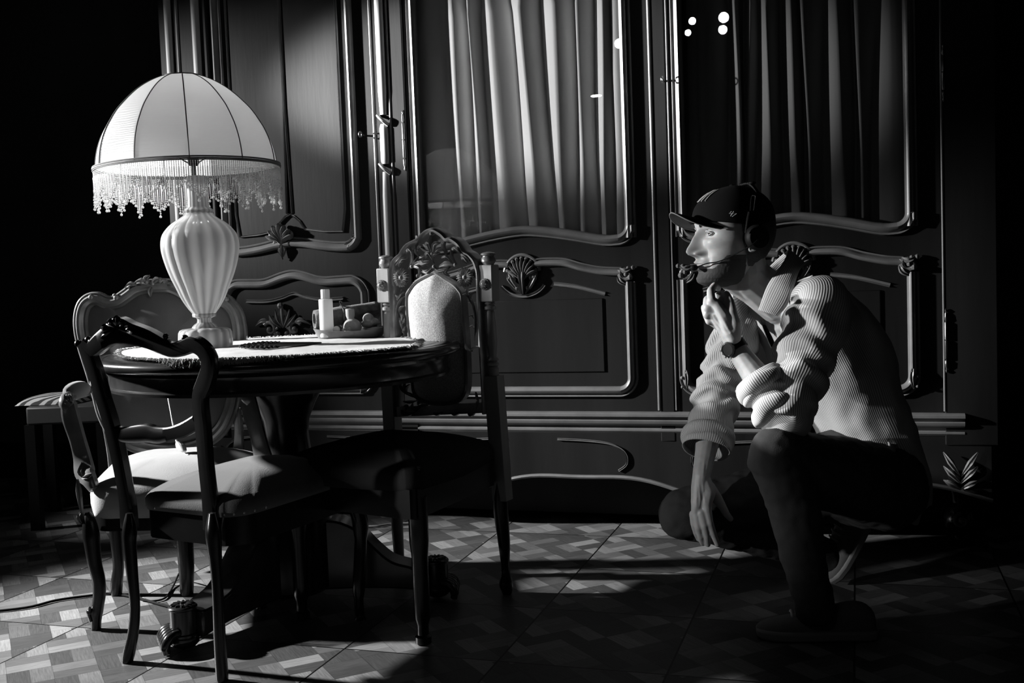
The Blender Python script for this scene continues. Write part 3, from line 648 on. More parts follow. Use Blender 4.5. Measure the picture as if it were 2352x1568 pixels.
# shade
SB = onV(433, 385, LC); ST = onV(418, 176, LC); ax = (ST-SB).normalized(); ax = (ax+Vector((0, 0, 0))).normalized(); H = (ST-SB).length; pxm = (onV(1+433, 385, LC)-SB).length
rows = [(385, 205), (360, 202), (334, 196), (308, 186), (283, 172), (262, 158), (245, 143), (225, 123), (206, 100), (190, 74), (180, 52), (176, 40)]
rows = [(0 + (385-y)/209*H, h*pxm) for y, h in rows]
NP = 11; A0 = .30
def fabric():
    m = bpy.data.materials.new('moire_silk'); m.use_nodes = True; nt = m.node_tree; N = nt.nodes; L = nt.links; N.clear()
    o = N.new('ShaderNodeOutputMaterial'); d = N.new('ShaderNodeBsdfDiffuse'); d.inputs[0].default_value = (.75, .75, .75, 1)
    t = N.new('ShaderNodeBsdfTranslucent'); t.inputs[0].default_value = (.72, .72, .72, 1); a = N.new('ShaderNodeMixShader'); a.inputs[0].default_value = .6
    tr = N.new('ShaderNodeBsdfTransparent'); tr.inputs[0].default_value = (.9, .9, .9, 1); c = N.new('ShaderNodeMixShader')
    g = N.new('ShaderNodeBsdfGlossy'); g.inputs['Roughness'].default_value = .28; e = N.new('ShaderNodeMixShader'); e.inputs[0].default_value = .14
    tc = N.new('ShaderNodeTexCoord'); mp = N.new('ShaderNodeMapping'); mp.inputs['Scale'].default_value = (3, 3, 9); L.new(tc.outputs['Object'], mp.inputs[0])
    wv = N.new('ShaderNodeTexWave'); wv.wave_type = 'BANDS'; wv.bands_direction = 'Z'; wv.inputs['Scale'].default_value = 5.5; wv.inputs['Distortion'].default_value = 9; wv.inputs['Detail'].default_value = 2; wv.inputs['Detail Scale'].default_value = .5; L.new(mp.outputs[0], wv.inputs['Vector'])
    mr = N.new('ShaderNodeMapRange'); mr.inputs['To Min'].default_value = TRANSP*.75; mr.inputs['To Max'].default_value = TRANSP*1.25; L.new(wv.outputs['Fac'], mr.inputs['Value'])
    bq = N.new('ShaderNodeBump'); bq.inputs['Strength'].default_value = .5; bq.inputs['Distance'].default_value = .003; L.new(wv.outputs['Fac'], bq.inputs['Height']); L.new(bq.outputs[0], g.inputs['Normal'])
    L.new(mr.outputs[0], c.inputs[0])
    L.new(d.outputs[0], a.inputs[1]); L.new(t.outputs[0], a.inputs[2]); L.new(a.outputs[0], e.inputs[1]); L.new(g.outputs[0], e.inputs[2])
    L.new(e.outputs[0], c.inputs[1]); L.new(tr.outputs[0], c.inputs[2]); L.new(c.outputs[0], o.inputs[0]); return m
TRANSP = .002
M['silk'] = fabric()
def panel(t, z):
    q = ((t-A0) % (2*math.pi/NP))-math.pi/NP; u = z/H; flat = math.cos(math.pi/NP)/math.cos(q)
    return 1-(1-flat)*.8 - .0*u
rs = spl([Vector((r, z, 0)) for z, r in rows], 4)
mb = MB(); lathe(mb, [(p.x, p.y) for p in rs], SB, ax, 144, panel, X=-AWAY, caps=False); shade = mb.build('lamp_shade', M['silk'], tl, ang=180)
X_ = (-AWAY-ax*(-AWAY).dot(ax)).normalized(); Y_ = ax.cross(X_)
mb = MB()
for k in range(NP):
    a = A0+2*math.pi*k/NP; dv = X_*math.cos(a)+Y_*math.sin(a)
    mb = MB(); tube(mb, [SB+ax*p.y+dv*(p.x+.0008) for p in rs], .0016, 6, N=[dv]*len(rs)); mb.build('rib', mat('rib_tape', .12, .8) if 'rib' not in M else M['rib'], shade)
    M.setdefault('rib', shade.children[-1].data.materials[0])
def circ(r, z, n=96): return [SB+ax*z+(X_*math.cos(2*math.pi*k/n)+Y_*math.sin(2*math.pi*k/n))*r for k in range(n)]
R0 = rows[0][1]
mb = MB(); sweep(mb, circ(R0+.001, -.002, 144), [(-.0035, -.0015), (-.0035, .0015), (.0035, .0015), (.0035, -.0015)], ax, closed=True)
tube(mb, circ(R0+.002, .0025, 144), .0022, 6, N=[ax]*144, closed=True); tube(mb, circ(R0+.002, -.006, 144), .002, 6, N=[ax]*144, closed=True); mb.build('braid_trim', mat('braid', .10, .8), shade)
mb = MB(); tube(mb, circ(rows[-1][1], H, 72), .003, 6, N=[ax]*72, closed=True); mb.build('top_ring', M['rib'], shade)
# bead fringe
def beadmat():
    m = bpy.data.materials.new('glass_bead'); m.use_nodes = True; nt = m.node_tree; N = nt.nodes; L = nt.links; N.clear()
    o = N.new('ShaderNodeOutputMaterial'); d = N.new('ShaderNodeBsdfTranslucent'); d.inputs[0].default_value = (.9, .9, .9, 1); d2 = N.new('ShaderNodeBsdfDiffuse'); d2.inputs[0].default_value = (.8, .8, .8, 1)
    x = N.new('ShaderNodeMixShader'); x.inputs[0].default_value = .5; L.new(d.outputs[0], x.inputs[1]); L.new(d2.outputs[0], x.inputs[2])
    t = N.new('ShaderNodeBsdfTransparent'); y = N.new('ShaderNodeMixShader'); y.inputs[0].default_value = .4; L.new(x.outputs[0], y.inputs[1]); L.new(t.outputs[0], y.inputs[2])
    g = N.new('ShaderNodeBsdfGlossy'); g.inputs['Roughness'].default_value = .08; f = N.new('ShaderNodeFresnel'); z = N.new('ShaderNodeMixShader'); L.new(f.outputs[0], z.inputs[0]); L.new(y.outputs[0], z.inputs[1]); L.new(g.outputs[0], z.inputs[2])
    L.new(z.outputs[0], o.inputs[0]); return m
M['bead'] = beadmat(); rnd = random.Random(8); mb = MB(); NS = 264
def bead(c, r, L): lathe(mb, [(r*.35, 0), (r, L*.3), (r, L*.7), (r*.35, L)], c, UP, 6)
for k in range(NS):
    a = 2*math.pi*k/NS; p = SB-ax*.004+(X_*math.cos(a)+Y_*math.sin(a))*R0*(math.cos(math.pi/NP)*.0+1); z = p.z; zig = abs(((k % 11)-5)/5.0)
    L = .062+.05*(1-zig)+rnd.uniform(-.006, .012); 
    q = z; n = 0
    while n < 5: q -= .0042; bead(Vector((p.x, p.y, q)), .0017, .0038); n += 1
    if k % 2 == 0:
        l1 = L-.045; q -= l1; lathe(mb, [(.0020, 0), (.0022, .001), (.0022, l1-.001), (.0020, l1)], (p.x, p.y, q), UP, 6)
    else:
        while z-q < L-.024: q -= .0045; bead(Vector((p.x, p.y, q)), .0019, .0042)
    for m_ in range(2): q -= .006; bead(Vector((p.x+rnd.uniform(-.001, .001), p.y, q)), .0024, .0055)
    rr = rnd.uniform(.0035, .0046); q -= .011; lathe(mb, [(.0006, .0115), (.0012, .009), (rr*.9, .0055), (rr, .0035), (rr*.6, .0008), (.0003, 0)], (p.x+rnd.uniform(-.0015, .0015), p.y+rnd.uniform(-.0015, .0015), q), UP, 8)
o = mb.build('bead_fringe', M['bead'], shade, ang=60); o['kind'] = 'stuff'
# fittings
mb = MB(); a = onV(446, 405, LC); tube(mb, [a-UP*.03, a+UP*.05], .006, 10); lathe(mb, [(.012, 0), (.016, .006), (.016, .05), (.012, .056)], a+UP*.03, UP, 16)
for s in (-1, 1): tube(mb, spl([a+UP*.03, a+CROSS*s*.06+UP*.08, a+CROSS*s*.055+UP*.2, ST-ax*.004+CROSS*s*.01], 6), .002, 6)
mb.build('socket', M['blackm'], tl)
def emit(name, s):
    m = bpy.data.materials.new(name); m.use_nodes = True; nt = m.node_tree; nt.nodes.clear(); o = nt.nodes.new('ShaderNodeOutputMaterial'); e = nt.nodes.new('ShaderNodeEmission'); e.inputs[1].default_value = s; nt.links.new(e.outputs[0], o.inputs[0]); return m
BULB = onV(440, 272, LC)
mb = MB(); ball(mb, BULB, .028, 16, sz=1.15); lathe(mb, [(.012, -.06), (.014, -.03), (.02, -.022)], BULB, UP, 12); mb.build('bulb', emit('lamp_bulb_glow', BULBP), tl)
# ---- tray and toiletries
def matglass(name, g, rough=.3, tr=.35):
    m, nt, b = newmat(name); N = nt.nodes; L = nt.links
    b.inputs['Base Color'].default_value = (g, g, g, 1); b.inputs['Roughness'].default_value = rough; b.inputs['Coat Weight'].default_value = .5; b.inputs['Coat Roughness'].default_value = .08
    t = N.new('ShaderNodeBsdfTranslucent'); t.inputs[0].default_value = (g, g, g, 1); x = N.new('ShaderNodeMixShader'); x.inputs[0].default_value = tr
    o = N['Material Output']; L.new(b.outputs[0], x.inputs[1]); L.new(t.outputs[0], x.inputs[2]); L.new(x.outputs[0], o.inputs[0]); return m
TYC = onZ(798, 779, .752); tcn = TYC+AWAY*.065; tcn.z = .752
mb = MB(); dirT = (CROSS+AWAY*.12).normalized(); sd = UP.cross(dirT)
def oval(a, b, z, n=48): return [tcn+dirT*math.copysign(abs(math.cos(2*math.pi*k/n))**.85, math.cos(2*math.pi*k/n))*a+sd*math.sin(2*math.pi*k/n)*b+UP*(z+.010*(math.cos(2*math.pi*k/n)**2)*(z > .01)) for k in range(n)]
rings = [oval(.08, .045, .0005), oval(.098, .055, .003), oval(.108, .063, .014), oval(.113, .067, .024), oval(.110, .064, .025), oval(.104, .059, .015), oval(.092, .05, .006), oval(.05, .03, .0045)]
V = [p for r_ in rings for p in r_]; n = 48; F = [(i*n+k, i*n+(k+1) % n, (i+1)*n+(k+1) % n, (i+1)*n+k) for i in range(len(rings)-1) for k in range(n)]+[tuple(range(n)), tuple((len(rings)-1)*n+k for k in range(n))]
mb.add(V, F); tray = mb.build('tray', mat('tray_wood', .13, .35, .5, .1, 60, .3, 20), None); tag(tray, 'small oval wooden tray holding toiletries on the table runner', 'tray')
TF = .759
def base_at(x, y, back): p = onV(x, y, tcn+AWAY*back); p.z = TF; return p
bp = base_at(751, 760, -.035)
def hz(y, pt): return onV(751, y, pt).z
bt_ = thing('bottle', bp, 'tall slim pale bottle with screw cap standing on the tray', 'bottle')
pw = (onV(767, 730, bp)-onV(735, 730, bp)).length/2; zs_ = onV(751, 686, bp).z-TF; zc_ = onV(751, 664, bp).z-TF; pc = pw*.63
mb = MB(); lathe(mb, [(pw*.9, 0), (pw, .003), (pw, zs_-.004), (pw*.95, zs_-.001), (pc*.9, zs_)], bp, UP, 32); mb.build('body', matglass('bottle_plastic', .75), bt_)
mb = MB(); lathe(mb, [(pc, zs_+.001), (pc, zc_-.002), (pc*.9, zc_)], bp, UP, 48, lambda t, z: 1+.03*math.sin(40*t)); mb.build('cap', matglass('cap_plastic', .6), bt_)
pp = base_at(809, 755, .0); r_ = (onV(831, 740, pp)-onV(788, 740, pp)).length/2; pb = thing('perfume_bottle', pp, 'small spherical perfume bottle with a square topped cap on the tray', 'bottle')
mb = MB(); lathe(mb, [(r_*.5, 0)]+[(r_*math.sin(t), r_*.92-r_*.95*math.cos(t)) for t in [.55+.1*k*2.3 for k in range(11)]]+[(r_*.3, r_*1.9)], pp, UP, 32); mb.build('body', matglass('perfume_glass', .5, .1), pb)
mb = MB(); zc0 = onV(805, 725, pp).z-TF; zc1 = onV(805, 709, pp).z-TF; lathe(mb, [(r_*.35, r_*1.8), (r_*.47, zc0), (r_*.5, zc1-.001), (r_*.45, zc1)], pp-CROSS*.004, UP, 24); mb.build('cap', mat('perfume_cap', .3, .4), pb)
vp = base_at(776, 757, -.045); vp2 = thing('glass_vial', vp, 'tiny round capped vial lying beside the bottle on the tray', 'vial')
mb = MB(); c = onV(776, 757, vp); lathe(mb, [(.009, 0), (.0115, .002), (.0115, .008), (.009, .010)], c+(-AWAY*.7-CROSS*.3)*.004, (-AWAY*.7-CROSS*.3), 24); mb.build('lid', matglass('vial_lid', .7), vp2)
mb = MB(); c2 = onV(797, 757, vp)
for q in range(4): ball(mb, c2+CROSS*(.0065*q-.012)+UP*(.002*(q % 2)), .0052, 8)
mb.build('crystal_stopper', M['bead'], vp2)
fp = base_at(852, 748, .02); fg = MB(); c = onV(846, 733, fp)
ball(fg, c, .019, 20, 1, .9, 1.05); ball(fg, c+CROSS*.014-UP*.008, .016, 16, 1.35, .9, .8); ball(fg, c+CROSS*.030-UP*.011, .008, 12, 1.2, .9, .8); ball(fg, c-CROSS*.002-UP*.016, .02, 16, 1.1, .9, .6)
fig = fg.build('figurine', mat('glazed_ceramic', .3, .15, coat=.6), None); tag(fig, 'small glossy rounded bird shaped figurine at the right end of the tray', 'figurine')
q = fig.modifiers.new('remesh', 'REMESH'); q.mode = 'VOXEL'; q.voxel_size = .0015; q = fig.modifiers.new('smooth', 'SMOOTH'); q.iterations = 8
# rolled towel across the back of the tray
A = onV(722, 735, tcn+AWAY*.02); B = onV(868, 712, tcn+AWAY*.10); d = (B-A).normalized(); mb = MB(); N_ = 60; secs = []
u_ = UP; s_ = d.cross(u_).normalized(); pts = []
for k in range(N_+1):
    a = k/N_*2*math.pi*2.3; r = .030-.0035*k/N_*2.3; pts.append((r*math.cos(a)*.95, r*math.sin(a)))
V = []; F = []; NL = 14
for j in range(NL+1):
    t = j/NL; c = A.lerp(B, t)
    for (a, b) in pts: V.append(c+s_*a*(1+.0*t)+u_*b*(1-.10*t)+Vector((0, 0, .002*noise.noise(Vector((a*40, b*40, t*6))))))
m_ = N_+1
for j in range(NL):
    for k in range(N_): F.append((j*m_+k, j*m_+k+1, (j+1)*m_+k+1, (j+1)*m_+k))
mb.add(V, F); tw = mb.build('rolled_towel', mat('terry', .10, .95, .1, 1.0, 500, .4, 60, sheen=.3), None, ang=180, solid=.003); tag(tw, 'dark rolled cloth lying behind the bottles on the tray', 'towel')
mb = MB(); c = A.lerp(B, .42); tube(mb, [c+(s_*math.cos(k/20*2*math.pi)+u_*math.sin(k/20*2*math.pi))*.0335 for k in range(20)], .0022, 6, N=[d]*20, closed=True)
tube(mb, spl([c+UP*.034, c+UP*.046-CROSS*.004, c+UP*.043+CROSS*.006], 4), .0012, 6); mb.build('tie_cord', M['brass'], tw)
# ---- folded lace fan
pv = onZ(729, 789, .756); aL = onZ(549, 799, .756); aN = onZ(575, 806, .756); aF = onZ(590, 788, .756)
d1_ = (aN-pv).normalized(); d2_ = (aF-pv).normalized(); Rn = min(.24, (aL-pv).length); fan = thing('hand_fan', pv, 'dark openwork hand fan lying on the runner between lamp and tray', 'fan')
def fd(t): v = d1_.lerp(d2_, t); v.normalize(); return v
ns = 9
for k in range(ns):
    t = k/(ns-1); mb = MB(); v = fd(t); bar(mb, pv-v*.012+UP*(.001*k*.5), pv+v*Rn*.72+UP*.003, .006, .0015, UP, .014, .0015); mb.build('rib', M['blackg'], fan, smooth=False)
mb = MB()
for rr_, n_ in ((.72, 10), (.80, 11), (.88, 12), (.96, 13)):
    for k in range(n_):
        v = fd((k+.5)/n_); c = pv+v*Rn*rr_+UP*.004; tube(mb, [c+Vector((math.cos(a), math.sin(a), .15*math.sin(3*a)))*.0085 for a in [2*math.pi*i/10 for i in range(10)]], .0022, 5, N=[UP]*10, closed=True)
mb.build('lace_edge', M['blackg'], fan)
# ================================================================ CHAIRS
def lat(l, d, z=0): p = cC + CROSS*l + AWAY*d; p.z = z; return p     # metres across and deep in front of the camera
def latpx(x, d): return (x-1176)/CF*d
RECT = [(-1, -.6), (-.8, -.9), (0, -1), (.8, -.9), (1, -.6), (1, .6), (.8, .9), (0, 1), (-.8, .9), (-1, .6)]
ROUND = ell(1, 1, 12)
def bandpx(mb, rows, p0, n, th, prof=RECT, k=5, dx=0):
    """rows: (x, y, width) in photo pixels, laid on the plane (p0, n); th = thickness in metres (number or per row)"""
    pts = []; ws = []
    for x, y, wd in rows:
        p = onPl(x, y, p0, n)+n*dx; pts.append(p); q = onPl(x+10, y, p0, n); ws.append(wd*((q-onPl(x, y, p0, n)).length*.5+.5*(p-cC).length/CF*10)/10/2)
    ps = spl(pts, k); w_ = lerpt(ws, k); t_ = lerpt([r[3] if len(r) > 3 else th for r in rows], k) if any(len(r) > 3 for r in rows) else [th]*len(ps)
    sweep(mb, ps, prof, n.normalized(), [(a, b/2) for a, b in zip(w_, t_)]); return ps
def cushion(mb, poly, z0, z1, dome, n=10, tuft=None, edge=.035):
    """upholstered pad over a plan polygon (world xy), rounded edges, domed top"""
    c = sum(poly, Vector())/len(poly); m = len(poly); rings = []
    sc = [(1-edge*.35, z0), (1, z0+(z1-z0)*.35), (1, z0+(z1-z0)*.65), (1-edge*.5, z1-.006), (1-edge*1.2, z1)]
    for k in range(1, n+1): t = k/n; sc.append(((1-edge*1.2)*(1-t), z1+dome*(1-(1-t)**2.2)))
    V = []
    for s, z in sc[:-1]:
        for p in poly:
            q = c.lerp(p, s); q.z = z + .0022*noise.noise(Vector((q.x*14, q.y*14, 0)))*(z > z1-.01)
            V.append(q)
    F = [(i*m+k, i*m+(k+1) % m, (i+1)*m+(k+1) % m, (i+1)*m+k) for i in range(len(sc)-2) for k in range(m)]+[tuple(range(m))]
    V.append(Vector((c.x, c.y, sc[-1][1]))); e = len(V)-1; F += [((len(sc)-2)*m+k, (len(sc)-2)*m+(k+1) % m, e) for k in range(m)]
    mb.add(V, F)
def rpoly(corners, r=.25, k=6, bulge=None):
    """rounded plan polygon through the corners"""
    out = []; n = len(corners)
    for i in range(n):
        a, b, c = corners[i-1], corners[i], corners[(i+1) % n]
        p = b.lerp(a, r); q = b.lerp(c, r)
        for t in range(k+1):
            u = t/k; out.append(p*(1-u)**2+b*2*u*(1-u)+q*u*u)
        mm = b.lerp(c, .5)
        if bulge and bulge[i]: out.append(mm+(mm-sum(corners, Vector())/n).normalized()*bulge[i])
    return spl(out, 2, True)
# ---------------- near side chair, seen from behind
A_ = lat(latpx(296, 2.61), 2.61); B_ = lat(latpx(508, 2.46), 2.46); wdir = (B_-A_).normalized(); ndir = UP.cross(wdir).normalized()
if ndir.dot(AWAY) < 0: ndir = -ndir
near_ch = thing('side_chair', (A_+B_)/2, 'black open backed side chair nearest the camera, velvet seat tucked under the table', 'chair')
pn = (ndir+UP*.16).normalized(); p0 = A_+UP*.42
CH = M['dark']
mb = MB()
bandpx(mb, [(196, 786, 24), (214, 800, 30), (236, 783, 34), (256, 769, 38), (280, 758, 50), (310, 766, 42), (345, 777, 38), (376, 792, 34), (400, 802, 28), (425, 797, 31), (447, 790, 32), (468, 802, 32), (481, 824, 32), (482, 848, 32), (472, 880, 33), (462, 905, 30), (462, 935, 28), (466, 970, 28), (470, 1015, 26), (474, 1065, 26), (480, 1120, 27), (485, 1160, 31), (489, 1215, 36)], p0, pn, .030)
bandpx(mb, [(193, 788, 20), (203, 806, 26), (212, 828, 29), (226, 870, 27), (240, 920, 28), (256, 972, 28), (268, 1020, 29), (280, 1075, 28), (290, 1130, 28), (295, 1165, 31), (298, 1212, 33)], p0, pn, .030)
bandpx(mb, [(250, 975, 22), (275, 995, 26), (300, 997, 31), (338, 994, 34), (364, 998, 32), (395, 994, 26), (426, 985, 28), (455, 968, 28)], p0, pn, .024)
mb.build('back_frame', CH, near_ch)
mb = MB()
def onc(x, y, e=0): return onPl(x, y, p0, pn)-pn*e
tube(mb, [onc(182, 786), onc(188, 790)], .008, 10)
for (x, y, r) in ((183, 788, .0095), (384, 771, .007), (428, 775, .008), (214, 784, .010), (206, 779, .009)): ball(mb, onc(x, y, .004), r, 12)
for (a, b, c, wd) in [((280, 745), (268, 735), (262, 742), .018), ((280, 745), (282, 732), (280, 723), .02), ((284, 745), (296, 738), (300, 744), .018), ((262, 752), (254, 747), (250, 756), .016), ((300, 752), (310, 746), (322, 750), .016), ((268, 755), (255, 760), (243, 772), .016), ((300, 756), (320, 758), (336, 766), .014)]:
    leaf(mb, [onc(*a, .010), onc(*b, .018), onc(*c, .012)], wd, -pn, .012, .25, .5, 5)
for (x, y) in ((275, 733), (286, 737), (270, 741), (293, 742), (280, 728)): ball(mb, onc(x, y, .012), .0065, 8)
mb.build('crest_carving', CH, near_ch)
def legpx(par, rows, pt, m, name='leg', th=None, prof=ROUND):
    mb = MB(); pts = []; ws = []
    for r in rows:
        x, y, wd = r[:3]; dd_ = r[3] if len(r) > 3 else 0; p = onPl(x, y, Vector(pt)+AWAY*dd_, AWAY); pts.append(p); ws.append(wd*((p-cC).dot(AWAY))/CF/2)
    pts[-1].z = 0 if pts[-1].z < .06 else pts[-1].z
    ps = spl(pts, 5); w_ = lerpt(ws, 5); sweep(mb, ps, prof, AWAY, [(a, a) for a in w_]); return mb.build(name, m, par)
legpx(near_ch, [(297, 1178, 16), (298, 1200, 29), (298, 1222, 34), (298, 1250, 31), (304, 1320, 27), (310, 1393, 24), (306, 1452, 26), (296, 1500, 29), (293, 1538, 25)], A_, CH)
legpx(near_ch, [(487, 1178, 18), (489, 1203, 32), (490, 1225, 38), (493, 1260, 34), (496, 1296, 29), (500, 1354, 27), (505, 1472, 29), (510, 1550, 30), (511, 1582, 27)], B_, CH)
FRn = lat(-.415, 2.91); FLn = lat(-.745, 3.06)
for q in (FRn, FLn):
    mb = MB(); q = q.lerp((A_+B_)/2, .08); tube(mb, spl([q+UP*.40, q+UP*.33, q+ndir*.022+UP*.25, q+ndir*.0+UP*.08, q-ndir*.0+UP*.0], 5), [(.024, .024)]*6+[(.022, .022)]*5+[(.017, .017)]*5+[(.013, .013)]*4+[(.017, .017)], 12); mb.build('leg', CH, near_ch)
cor = [A_+UP*0-wdir*.018, B_+wdir*.018, FRn, FLn]; cor = [Vector((c.x, c.y, 0)) for c in cor]
mb = MB(); cushion(mb, rpoly(cor, .2, 5, (0, 0.0, .03, 0)), .385, .425, .048, 14); mb.build('seat_cushion', M['velvet'], near_ch, ang=180)
mb = MB(); po = rpoly([c.lerp(sum(cor, Vector())/4, .03) for c in cor], .2, 5, (0, 0, .03, 0)); pi_ = [p.lerp(sum(cor, Vector())/4, .15) for p in po]
ringp(mb, [p+UP*.315 for p in po], [p+UP*.315 for p in pi_], UP*.075); mb.build('seat_rail', CH, near_ch)
mb = MB()
cc_ = sum(cor, Vector())/4
for i, p in enumerate(po[::2]):
    q = p+(p-cc_).normalized()*.004+UP*.392; ball(mb, q, .0042, 8)
mb.build('nail_trim', M['brass'], near_ch)
# ---------------- armchair behind the table on the left
DB = 3.42; pb0 = lat(0, DB, .7); pbn = (-AWAY + UP*-.0).normalized(); 
arm = thing('armchair', lat(latpx(370, 3.1), 3.1), 'carved armchair with padded oval back and pale velvet seat behind the lamp at the left', 'armchair')
G = M['gilt']
mir = lambda x, y: (734-x+ (y-700)*.06*2, y-(0))
Lp = [(367, 655), (340, 657), (312, 664), (292, 678), (268, 693), (245, 694), (226, 686), (208, 688), (193, 702), (186, 730), (188, 765), (198, 805), (214, 855), (228, 905), (240, 950), (262, 990), (300, 1018), (345, 1031)]
Rp = [(390, 1035), (430, 1030), (470, 1016), (508, 985), (530, 940), (540, 890), (547, 830), (551, 780), (549, 745), (540, 715), (522, 694), (500, 686), (478, 690), (452, 690), (430, 676), (408, 663), (388, 656)]
ctr = [onPl(x, y, pb0, pbn) for x, y in Lp+Rp]; ctr_s = spl(ctr, 4, True)
mb = MB(); sweep(mb, ctr_s, [(-.022, -.012), (-.024, .004), (-.019, .014), (-.012, .011), (-.008, .014), (-.002, .022), (.006, .022), (.011, .015), (.014, .009), (.018, .013), (.022, .009), (.022, -.012)], pbn, closed=True); bf = mb.build('back_frame', G, arm)
cen = sum(ctr, Vector())/len(ctr); mb = MB(); V = []; m_ = len(ctr_s); NR = 9
for j in range(NR):
    s = (1-j/NR); 
    for p in ctr_s: q = cen+(p-cen)*(s*.96); h = .045*(1-s**3.0); V.append(q+pbn*(-.004+h))
V.append(cen+pbn*.041); F = [(j*m_+k, j*m_+(k+1) % m_, (j+1)*m_+(k+1) % m_, (j+1)*m_+k) for j in range(NR-1) for k in range(m_)]+[((NR-1)*m_+k, (NR-1)*m_+(k+1) % m_, NR*m_) for k in range(m_)]
mb.add(V, F); mb.build('back_cushion', M['velvet'], arm, ang=180)
mb = MB(); prism(mb, [p-pbn*.012+(cen-p)*.03 for p in ctr_s], -pbn*.008); mb.build('back_board', CH, arm)
mb = MB()
def ob(x, y, e=.012): return onPl(x, y, pb0, pbn)+pbn*e
for (a, b, c, wd) in [((350, 655), (330, 646), (312, 652), .022), ((350, 655), (340, 640), (348, 633), .02), ((352, 655), (362, 642), (372, 640), .02), ((320, 655), (306, 652), (292, 660), .018), ((370, 655), (382, 645), (392, 652), .018), ((352, 660), (350, 668), (350, 680), .018), ((385, 655), (400, 655), (412, 664), .016)]:
    leaf(mb, [ob(*a), ob(*b, .022), ob(*c, .016)], wd, pbn, .012, .3, .5, 5)
for (x, y, r) in [(341, 646, .010), (355, 650, .009), (330, 643, .008), (320, 648, .007), (372, 643, .009), (382, 648, .007), (310, 652, .006), (300, 657, .006), (392, 652, .006), (214, 682, .009), (272, 683, .010), (268, 678, .007), (524, 686, .009), (468, 681, .010)]: ball(mb, ob(x, y, .018), r, 10)
mb.build('crest_carving', G, bf)
mb = MB()
bandpx(mb, [(232, 915, 22), (238, 960, 20), (246, 1000, 20), (256, 1050, 24), (262, 1110, 26), (266, 1180, 26)], pb0, pbn, .03, dx=-.02)
mb.build('stile', G, arm); mb = MB()
bandpx(mb, [(538, 940, 20), (545, 985, 18), (543, 1050, 24), (540, 1110, 26), (536, 1180, 26)], pb0, pbn, .03, dx=-.02); mb.build('stile', G, arm)
LFa = onZ(225, 1445, 0); LRa = onZ(270, 1366, 0); RFa = onZ(430, 1366, 0)
legpx(arm, [(201, 1176, 12), (205, 1196, 30), (209, 1225, 38), (212, 1250, 36), (218, 1295, 32), (227, 1333, 30), (228, 1367, 29), (225, 1390, 28), (222, 1407, 29), (221, 1425, 24), (221, 1449, 23)], LFa, CH)
mb = MB(); ball(mb, onPl(209, 1404, LFa, AWAY)-AWAY*.006, .0105, 12); tube(mb, [onPl(x, y, LFa, AWAY)-AWAY*.010 for x, y in ((212, 1392), (208, 1408), (213, 1424))], .006, 8); mb.build('toe_scroll', CH, arm)
legpx(arm, [(264, 1195, 30), (268, 1250, 27), (272, 1300, 25), (268, 1340, 28), (268, 1368, 25)], LRa, CH)
legpx(arm, [(420, 1195, 42), (424, 1240, 40), (428, 1300, 37), (430, 1372, 30)], RFa, CH)
RRa = lat(latpx(527, 3.45), 3.45); mb = MB(); tube(mb, [RRa+UP*.36, RRa+UP*.2, RRa], [(.02, .02), (.016, .016), (.014, .014)], 10); mb.build('leg', CH, arm)
sc4 = [lat(-1.175, 2.86), lat(-.76, 2.93), lat(-.80, 3.42), lat(-1.285, 3.40)]; sc4 = [Vector((p.x, p.y, 0)) for p in sc4]
mb = MB(); cushion(mb, rpoly(sc4, .22, 6, (.03, 0, 0, 0)), .305, .395, .050, 14, edge=.06); mb.build('seat_cushion', mat('pale_velvet', .24, .95, .1, .3, 350, .15, 6, sheen=.3), arm, ang=180)
mb = MB(); c4 = sum(sc4, Vector())/4; po = rpoly([c.lerp(c4, .03) for c in sc4], .2, 5, (.03, 0, 0, 0)); pi_ = [p.lerp(c4, .15) for p in po]; ringp(mb, [p+UP*.27 for p in po], [p+UP*.27 for p in pi_], UP*.045); mb.build('seat_rail', CH, arm)
